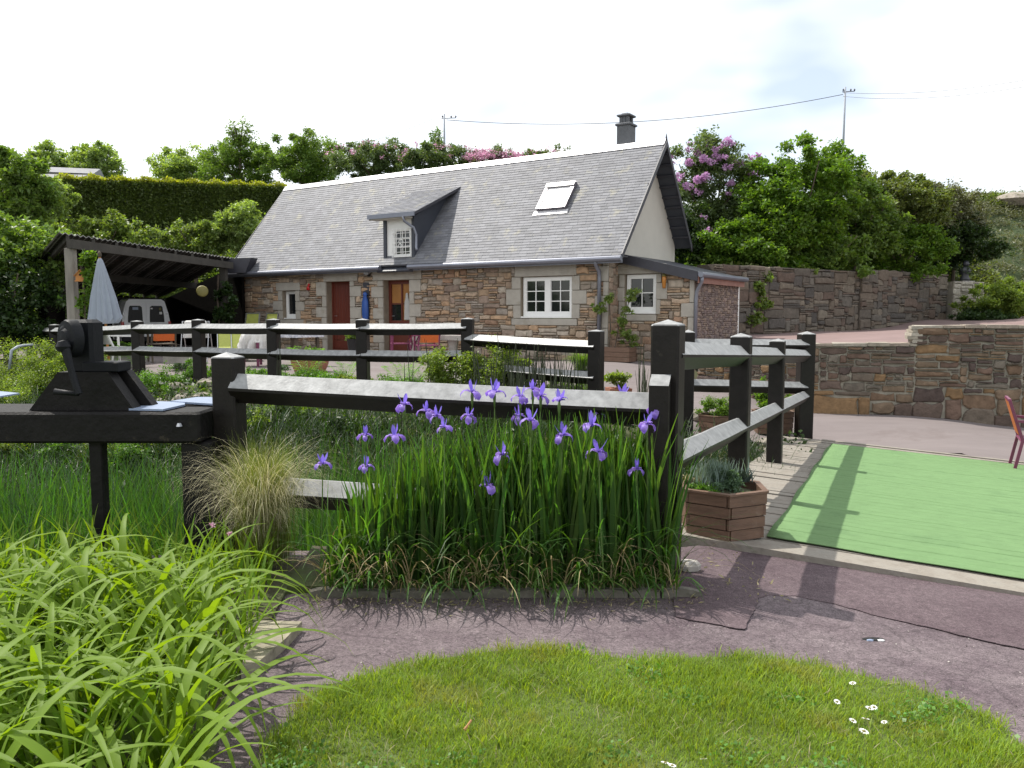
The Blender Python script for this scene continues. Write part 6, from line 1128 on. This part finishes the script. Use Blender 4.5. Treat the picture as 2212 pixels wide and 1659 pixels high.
# ferns
def frond_mesh(L_, seed):
    r_ = np.random.default_rng(seed); V, F = [], []; n = 16; o = 0
    for i in range(1, n):
        t = i / n; x = L_ * t * (1 - .25 * t * t); z = L_ * (.75 * t - .42 * t * t); w = L_ * .24 * math.sin(math.pi * min(1, t * .85 + .12)) ** .8
        for s in (-1, 1):
            q = r_.uniform(-.006, .006); V += [(x, 0, z), (x + w * .35 - .01, s * w * .55, z + .01 + q), (x + w * .5, s * w, z - .01 + q), (x + w * .30 + .014, s * w * .5, z - .004)]; F.append((o, o + 1, o + 2, o + 3)); o += 4
    for i in range(6):
        t0, t1 = i / 6, (i + 1) / 6; P = [(L_ * t * (1 - .25 * t * t), 0, L_ * (.75 * t - .42 * t * t)) for t in (t0, t1)]; V += [(P[0][0], -.003, P[0][2]), (P[0][0], .003, P[0][2]), (P[1][0], .003, P[1][2]), (P[1][0], -.003, P[1][2])]; F.append((o, o + 1, o + 2, o + 3)); o += 4
    return V, F
fms = [npmesh('tmp', *frond_mesh(1, i), M_fern) for i in range(3)]; fdat = [o.data for o in fms]; [bpy.data.objects.remove(o) for o in fms]
for u, v, s, n, lb in ((663, 815, .62, 11, 'tall fern in front of the barrel planter'), (748, 822, .42, 12, 'feathery fern between barrel planter and middle post'), (872, 835, .46, 12, 'fern spreading below the long lower rail'), (905, 832, .40, 10, 'second fern right of the spreading one'), (240, 790, .62, 9, 'upright fern just right of the winch'), (295, 795, .50, 12, 'feathery fern left of the fourth post'), (520, 826, .25, 8, 'small fern behind the near left post'), (1010, 850, .34, 9, 'small fern among the golden shrubs')):
    p = gp(u, v); t = empty('fern', lb, 'fern', (p.x, p.y, p.z - .02), 0, 'ferns along the rockery')
    for k in range(n): o = link('frond', fdat[k % 3], t, (0, 0, 0), (RNG.uniform(-.2, .2), -RNG.uniform(.25, .75), k * 2.4 + RNG.uniform(-.2, .2)), s * 1.35 * RNG.uniform(.8, 1.15))
# dark rush stalks in front of the shrubs
n = 330; u = np.concatenate([RNG.normal(1130, 60, 230), RNG.uniform(860, 1290, 60), RNG.uniform(560, 620, 10), RNG.uniform(1380, 1400, 30)]); P = np.array([gp(a_, RNG.uniform(880, 960)) for a_ in u]); P[:, 2] -= .1
tag(npmesh('rush_stalks', *blades_vf(P, RNG.uniform(0, 6.28, n), RNG.uniform(.6, 1.25, n), RNG.uniform(.012, .022, n), RNG.uniform(0, .12, n), RNG.uniform(.05, .3, n), RNG, 5, wp=.3), M_rush), kind='stuff')
M_sedge = leafm('dark_sedge', (.022, .048, .012), .3, .6)
# bank cover: low leaves, sedge and dry strands
def bankpts(n, x0, x1, t0, t1):
    X = RNG.uniform(x0, x1, n); t = RNG.uniform(t0, t1, n); a = yn(X) + .5; b = yf(X); Y = a + (b - a) * t; return np.stack([X, Y, gz(X, Y)], 1)
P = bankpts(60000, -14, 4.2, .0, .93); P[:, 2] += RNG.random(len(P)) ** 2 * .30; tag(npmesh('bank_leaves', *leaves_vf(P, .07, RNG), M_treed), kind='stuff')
P = bankpts(26000, -14, 1.5, .68, .97); P[:, 2] += RNG.random(len(P)) ** 2 * .16; tag(npmesh('bank_weeds', *leaves_vf(P, .045, RNG), M_treeb), kind='stuff')
P = bankpts(36000, -9, 3.2, .0, .80); n = len(P); tag(npmesh('bank_sedge', *blades_vf(P, RNG.uniform(0, 6.28, n), RNG.uniform(.25, .75, n), RNG.uniform(.008, .016, n), RNG.uniform(.1, .6, n), RNG.uniform(.6, 2.0, n), RNG, 4), M_sedge), kind='stuff')
P = bankpts(6500, -2.0, 3.0, .05, .75); n = len(P); tag(npmesh('dry_bank_grass', *blades_vf(P, RNG.uniform(0, 6.28, n), RNG.uniform(.25, .6, n), RNG.uniform(.004, .008, n), RNG.uniform(.2, .9, n), RNG.uniform(1.2, 2.1, n), RNG, 5), M_straw), kind='stuff')
# reeds behind the sluice beam
n = 9000; X = RNG.uniform(-6.5, -.3, n); Y = RNG.uniform(5.7, 8.6, n); P = np.stack([X, Y, gz(X, Y)], 1)
tag(npmesh('stream_reeds', *blades_vf(P, RNG.uniform(0, 6.28, n), RNG.uniform(.5, 1.25, n), RNG.uniform(.010, .018, n), RNG.uniform(0, .2, n), RNG.uniform(.1, .9, n), RNG, 5), M_reed), kind='stuff')
cushion('bright leafy clump in the stream behind the sluice post', 290, 1030, 55, 55, M_moss, 7000, .035, 'leafy_clump', 'plant'); cushion('leafy clump rising between the beam posts', 255, 985, 50, 36, M_shrub, 5000, .04, 'leafy_clump', 'plant'); cushion('pale leafy clump left of the sluice post', 140, 1010, 45, 40, M_moss, 5000, .04, 'leafy_clump', 'plant')
cushion('broad green weeds on the bank behind the left rail', 640, 905, 60, 34, M_treel, 3500, .05, 'leafy_clump', 'plant')
cushion('dark sedge leaved hummock under the middle of the near rail', 760, 960, 75, 40, M_treed, 4000, .05, 'leafy_clump', 'plant')
cushion('low bright leafy clump under the beam near the left edge', 40, 1000, 60, 50, M_shrub, 5000, .045, 'leafy_clump', 'plant')
cushion('bushy pale clump behind the thick sluice post', 350, 985, 45, 60, M_shrub, 5000, .045, 'leafy_clump', 'plant')
cushion('mossy brown green hummock beside the thin sluice bar', 210, 1010, 40, 30, M_olive, 3000, .04, 'leafy_clump', 'plant')
cushion('sunlit weeds just right of the near left post', 548, 955, 30, 55, M_shrub, 3500, .035, 'leafy_clump', 'plant')

# ================================================================== IRIS BED
n = 2500; X = RNG.uniform(-1.02, .90, n); Y = 4.36 + RNG.random(n) * .42 + (-.0); X += RNG.normal(0, .02, n); dens = np.clip((X + 1.2) / .6, .25, 1); k = RNG.random(n) < dens; X, Y = X[k], Y[k]; n = len(X)
hb = np.interp(X, [-1.05, -.8, -.55, -.2, .3, .75, .92], [.42, .62, .78, .88, .90, .92, .80]); P = np.stack([X, Y, np.full(n, .02)], 1); out_ = (X < -.85) | (X > .75)
az = np.where(RNG.random(n) < .65, RNG.choice([0, np.pi], n) + RNG.normal(0, .7, n), RNG.uniform(0, 6.28, n))
tag(npmesh('iris_leaves', *blades_vf(P, az, hb * RNG.uniform(.45, 1.12, n), RNG.uniform(.014, .036, n), RNG.uniform(0, .16, n), RNG.uniform(.02, .6, n), RNG, 6, 2.4, twist=1.2), M_iris), kind='stuff')
n = 330; X = RNG.uniform(-1.05, .92, n); P = np.stack([X, 4.31 + RNG.random(n) * .3, np.full(n, .04)], 1); tag(npmesh('arching_iris_leaves', *blades_vf(P, np.where(RNG.random(n) < .7, -np.pi / 2 + RNG.normal(0, .9, n), RNG.uniform(0, 6.28, n)), RNG.uniform(.25, .75, n), RNG.uniform(.007, .016, n), RNG.uniform(.1, .5, n), RNG.uniform(1.2, 2.7, n), RNG, 7, 1.6), M_iris), kind='stuff')
n = 420; X = RNG.uniform(-1.1, .95, n); P = np.stack([X, 4.25 + RNG.random(n) * .4, np.full(n, .03)], 1); tag(npmesh('dry_iris_leaves', *blades_vf(P, -np.pi / 2 + RNG.normal(0, 1.1, n), RNG.uniform(.12, .6, n), RNG.uniform(.004, .010, n), RNG.uniform(.1, .9, n), RNG.uniform(1.2, 2.6, n), RNG, 6), M_irisd), kind='stuff')
soil = MB(); soil.prism([(-1.25, 4.33, 0), (.93, 4.30, 0), (.95, 4.85, 0), (-1.3, 5.1, 0)], (0, 0, .045)); tag(soil.build('bed_soil', M_soil), kind='structure')
# edging
n = 150; X = RNG.uniform(-1.05, .92, n); P = np.stack([X, np.full(n, 4.30), np.full(n, .04)], 1); tag(npmesh('overhanging_iris_leaves', *blades_vf(P, -np.pi / 2 + RNG.normal(0, .45, n), RNG.uniform(.2, .5, n), RNG.uniform(.008, .02, n), RNG.uniform(.3, 1., n), RNG.uniform(1.7, 2.7, n), RNG, 7, 1.2), M_iris), kind='stuff')
ed = empty('bed_edging', 'row of scalloped concrete edging stones before the irises', 'edging', (0, 0, 0)); x = -1.12; re_ = random.Random(9)
while x < .88:
    w = re_.uniform(.17, .25); mb = MB(); z = re_.uniform(.04, .065); P_ = [(x + .006, 4.26, -.02), (x + w - .006, 4.26, -.02)] + [(x + w * (1 - t) - .006 + .012 * t, 4.26, z * (.62 + .38 * math.sin(math.pi * t))) for t in (0, .2, .4, .6, .8, 1)]
    mb.prism(P_, (re_.uniform(-.01, .01), .05, .0)); mb.build('edging_stone', M_edge, ed); x += w
tag(MB().lathe([(.07, 0), (.075, .03), (.05, .055), (.01, .06)], 7, (1.07, 4.72, .01), 1, .7).build('white_stone', M_conc), 'pale block of stone at the foot of the planter', 'stone')
# iris flowers
def petal(L_, w, curve, rise, seed, ruff=.004):
    V, n, m_ = [], 6, 4; r_ = random.Random(seed)
    for i in range(n + 1):
        t = i / n; ang = rise - curve * t ** 1.3
        if i == 0: x = z = 0
        else: x += L_ / n * math.cos(ang); z += L_ / n * math.sin(ang)
        ww = w * (.22 + .78 * math.sin(math.pi * min(1, (t * .92 + .06)) ** 1.5)) if t < 1 else w * .18
        for j in range(m_ + 1): s = (j / m_ - .5) * 2; V.append((x, s * ww / 2, z + abs(s) * -.15 * ww + ruff * math.sin(i * 2.3 + j * 2 + seed)))
    F = gridf(n + 1, m_ + 1); me_ = npmesh('tmp', V, F, M_pet if curve < .9 else M_petp, True); d = me_.data; bpy.data.objects.remove(me_); return d
FALL = [petal(.078, .036, 2.6, .75, i) for i in range(3)]; STD = [petal(.066, .022, -.25, 1.15, i + 5) for i in range(3)]; STY = [petal(.034, .012, 1.2, .6, i + 9) for i in range(2)]
sp_me = MB().lathe([(.004, -.09), (.008, -.05), (.010, -.02), (.006, 0)], 7).mesh('spathe', M_stem, True)
FL = [(873, 868, 'iris alone at the left over the pale rail'), (922, 883, 'iris, left of the touching cluster at the rail'), (944, 893, 'iris tucked at the right of the left cluster'), (1020, 842, 'tall iris above the rail, left of centre'), (1012, 893, 'iris drooping under the tall left of centre one'), (1068, 843, 'iris with one long hanging fall above the rail'), (1124, 852, 'iris at the left of the highest cluster'), (1151, 836, 'highest iris of the bed in the central cluster'), (1168, 850, 'iris at the right of the highest cluster'), (1208, 862, 'slim half opened iris right of the highest cluster'), (1120, 893, 'iris below the central cluster, left one'), (1146, 903, 'iris below the central cluster, right one'), (1293, 888, 'fading flat iris alone on the dark rail side'), (1276, 915, 'upright violet iris below the fading flat one'), (1421, 877, 'upper iris in front of the tall dark post'), (1397, 910, 'lower iris at the left edge of the tall dark post'), (852, 938, 'iris with arched falls left of the bed, second row'), (789, 935, 'small blurred iris at the left behind the leaves'), (697, 996, 'leftmost iris of all, low beside the lower rail'), (791, 1003, 'low iris with long pink fall near the lower rail'), (1084, 976, 'small iris in the middle among the leaves'), (1215, 935, 'iris half hidden behind leaves right of centre'), (1293, 970, 'iris low right of centre before dark grass'), (1375, 1008, 'low iris near the foot of the tall post'), (1054, 1046, 'lowest iris in the centre of the leaves'), (960, 917, 'small closed iris under the left cluster'), (1347, 848, 'iris tip peeping above the right end of the rail')]
for i, (u, v, lb) in enumerate(FL):
    Y = 4.30 + (i * 37 % 11) * .012 if v > 900 and u > 800 else 4.5 + (i * 53 % 7) * .035
    if u == 1347: Y = 4.95
    p = W(u, v + 6, Y); r_ = random.Random(i); bx_ = p.x + r_.uniform(-.04, .04); t = empty('iris', 'violet ' + lb, 'iris', (p.x, p.y, p.z), r_.uniform(0, 6), 'irises in the bed')
    M_i = Matrix.Rotation(-t.rotation_euler.z, 4, 'Z'); st = MB(); st.tube([M_i @ Vector((bx_ - p.x, r_.uniform(-.03, .03), .03 - p.z)), M_i @ Vector(((bx_ - p.x) * .4, 0, -p.z * .5)), Vector((0, 0, -.01))], .0048, 5, .0035); st.build('stem', M_stem, t)
    link('spathe', sp_me, t); dr_ = r_.uniform(.95, 1.35) * (.85 if 'small' in lb or 'slim' in lb else 1.0); tl = r_.uniform(-.25, .25)
    for k in range(3):
        a = k * 2.094
        link('fall_petal', FALL[(k + i) % 3], t, (0, 0, 0), (tl * r_.uniform(-1, 1), r_.uniform(-.25, .3) + (.0 if 'slim' not in lb else -.7), a), (dr_ * r_.uniform(.85, 1.15),) * 3)
        link('standard_petal', STD[(k + i) % 3], t, (0, 0, .0), (tl, r_.uniform(-.25, .35), a + 1.05), (dr_ * r_.uniform(.8, 1.1),) * 3)
        link('style_arm', STY[k % 2], t, (0, 0, .004), (0, -.2, a), (dr_,) * 3)
# feather grass
tf = empty('feather_grass', 'arching clump of blond feather grass at the left end of the iris bed', 'grass', (-1.50, 4.70, 0))
n = 1250; P = np.stack([RNG.normal(0, .035, n), RNG.normal(0, .04, n), RNG.uniform(.03, .16, n)], 1); npmesh('blond_blades', *blades_vf(P, RNG.uniform(0, 6.28, n), RNG.uniform(.38, 1.0, n), RNG.uniform(.0016, .0035, n), RNG.uniform(0, .3, n), RNG.uniform(1.9, 3.5, n), RNG, 12, 2.5), M_stipa, parent=tf)
n = 1500; P = np.stack([RNG.normal(0, .07, n), RNG.normal(.03, .07, n), np.full(n, .05)], 1); npmesh('green_blades', *blades_vf(P, RNG.uniform(0, 6.28, n), RNG.uniform(.5, .85, n), RNG.uniform(.002, .0035, n), RNG.uniform(0, .12, n), RNG.uniform(.2, 1.0, n), RNG, 8, 1.6), M_stipag, parent=tf)
for i, (u, v) in enumerate(((458, 1135), (497, 1153))):
    p = W(u, v, 4.2); t = empty('thrift_flower', ('left' if i == 0 else 'right') + ' small pink flower before the feather grass', 'flower', p, 0, None); npmesh('petals', *leaves_vf(canopy_pts((0, 0, 0), (.012, .012, .010), 50, RNG, 8), .012, RNG), M_pink, parent=t); MB().tube([(0, 0, 0), (.01, 0, -.3), (0, 0, -.6)], .0015, 4).build('stalk', M_stem, t)
# slab and sword leaves near the daylilies
sl_ = MB(); P_ = [G(500, 1365, .05), G(560, 1340, .05), G(652, 1342, .05), G(618, 1378, .05), G(560, 1428, .05), G(520, 1442, .05)]; sl_.prism(P_, (0, 0, .05), Matrix.Translation((0, 0, -.05))); tag(sl_.build('concrete_slab', mat('cracked_concrete', (.25, .225, .17), .95, .4, 8, .9, 18, dirt=((.09, .09, .05), 9, .56, .7))), 'cracked pale concrete slab under the daylily leaves', 'slab')
gi = empty('sword_leaf_plant', 'broad bluish sword leaves at the left front corner of the iris bed', 'plant', (-.98, 4.42, .02)); n = 9; P = np.stack([RNG.normal(0, .03, n), RNG.normal(0, .02, n), np.zeros(n)], 1); npmesh('leaves', *blades_vf(P, RNG.uniform(0, 6.28, n), RNG.uniform(.2, .42, n), RNG.uniform(.02, .035, n), RNG.uniform(0, .2, n), RNG.uniform(0, .4, n), RNG, 5), leafm('bluish_blade', (.07, .13, .06), .35, .15), parent=gi)

# ================================================================== DAYLILIES
dl_me = []
for i in range(14):
    L_ = .80 + .042 * i; V, F = blades_vf(np.zeros((1, 3)), np.array([0.]), np.array([L_]), np.array([.036 + .0024 * (i % 9)]), np.array([.10 + .05 * (i % 4)]), np.array([1.5 + .13 * i]), RNG, 12, 1.5, twist=.25)
    V = V.reshape(-1, 2, 3); mid = V.mean(1, keepdims=True); mid[:, :, 2] -= .18 * np.linalg.norm(V[:, 1] - V[:, 0], axis=1)[:, None]; V3 = np.concatenate([V[:, :1], mid, V[:, 1:]], 1).reshape(-1, 3)
    o = npmesh('tmp', V3, gridf(13, 3), M_day, True); dl_me.append(o.data); bpy.data.objects.remove(o)
rd = random.Random(4); spots = []
for j, (y, x0, x1, k) in enumerate([(2.02, -2.1, -.95, 4), (2.45, -2.35, -1.05, 5), (2.9, -2.6, -1.15, 6), (3.35, -2.8, -1.25, 6), (3.75, -3.0, -1.45, 6)]):
    for i in range(k): spots.append((x0 + (x1 - x0) * (i + .5) / k + rd.uniform(-.08, .08), y + rd.uniform(-.12, .12), j, i, k))
rown = ['nearest row', 'second row', 'middle row', 'fourth row', 'farthest row']; coln = ['leftmost', 'second from the left', 'third from the left', 'fourth from the left', 'fifth from the left', 'rightmost']
for (x, y, j, i, k) in spots:
    t = empty('daylily_plant', f'bright daylily clump, {"rightmost" if i == k - 1 else coln[i]} in the {rown[j]}', 'plant', (x, y, -.02), 0, 'daylilies in the left foreground'); nlf = 19
    for q in range(nlf):
        inner = q < 8; me_ = dl_me[rd.randrange(0, 6) if inner else rd.randrange(2, 14)]; s_ = rd.uniform(.62, .95)
        link('leaf', me_, t, (rd.uniform(-.04, .04), rd.uniform(-.04, .04), 0), (rd.uniform(-.1, .1), rd.uniform(-.25 if inner else -.1, .2), q * 2.4 + rd.uniform(-.4, .4)), (s_ * (.8 if inner else 1), s_, s_ * rd.uniform(.75, 1.0)))
n = 3400; X = RNG.uniform(-4.2, -.95, n); Y = RNG.uniform(1.8, 4.75, n); k = X < -.95 - (Y - 2) * .17; X, Y = X[k], Y[k]; n = len(X)
tag(npmesh('daylily_undergrowth', *blades_vf(np.stack([X, Y, 0 * X], 1), RNG.uniform(0, 6.28, n), RNG.uniform(.2, .5, n), RNG.uniform(.012, .024, n), RNG.uniform(0, .5, n), RNG.uniform(.4, 1.8, n), RNG, 6), M_day), kind='stuff')
bs = MB(); bs.prism([(-4.4, 1.2, 0), (-.88, 1.2, 0), (-.95, 2.2, 0), (-1.15, 3.2, 0), (-1.25, 4.3, 0), (-1.0, 4.55, 0), (-1.35, 4.9, 0), (-1.9, 4.95, 0), (-4.4, 4.7, 0)], (0, 0, .02)); tag(bs.build('daylily_bed_soil', M_soil), kind='structure')
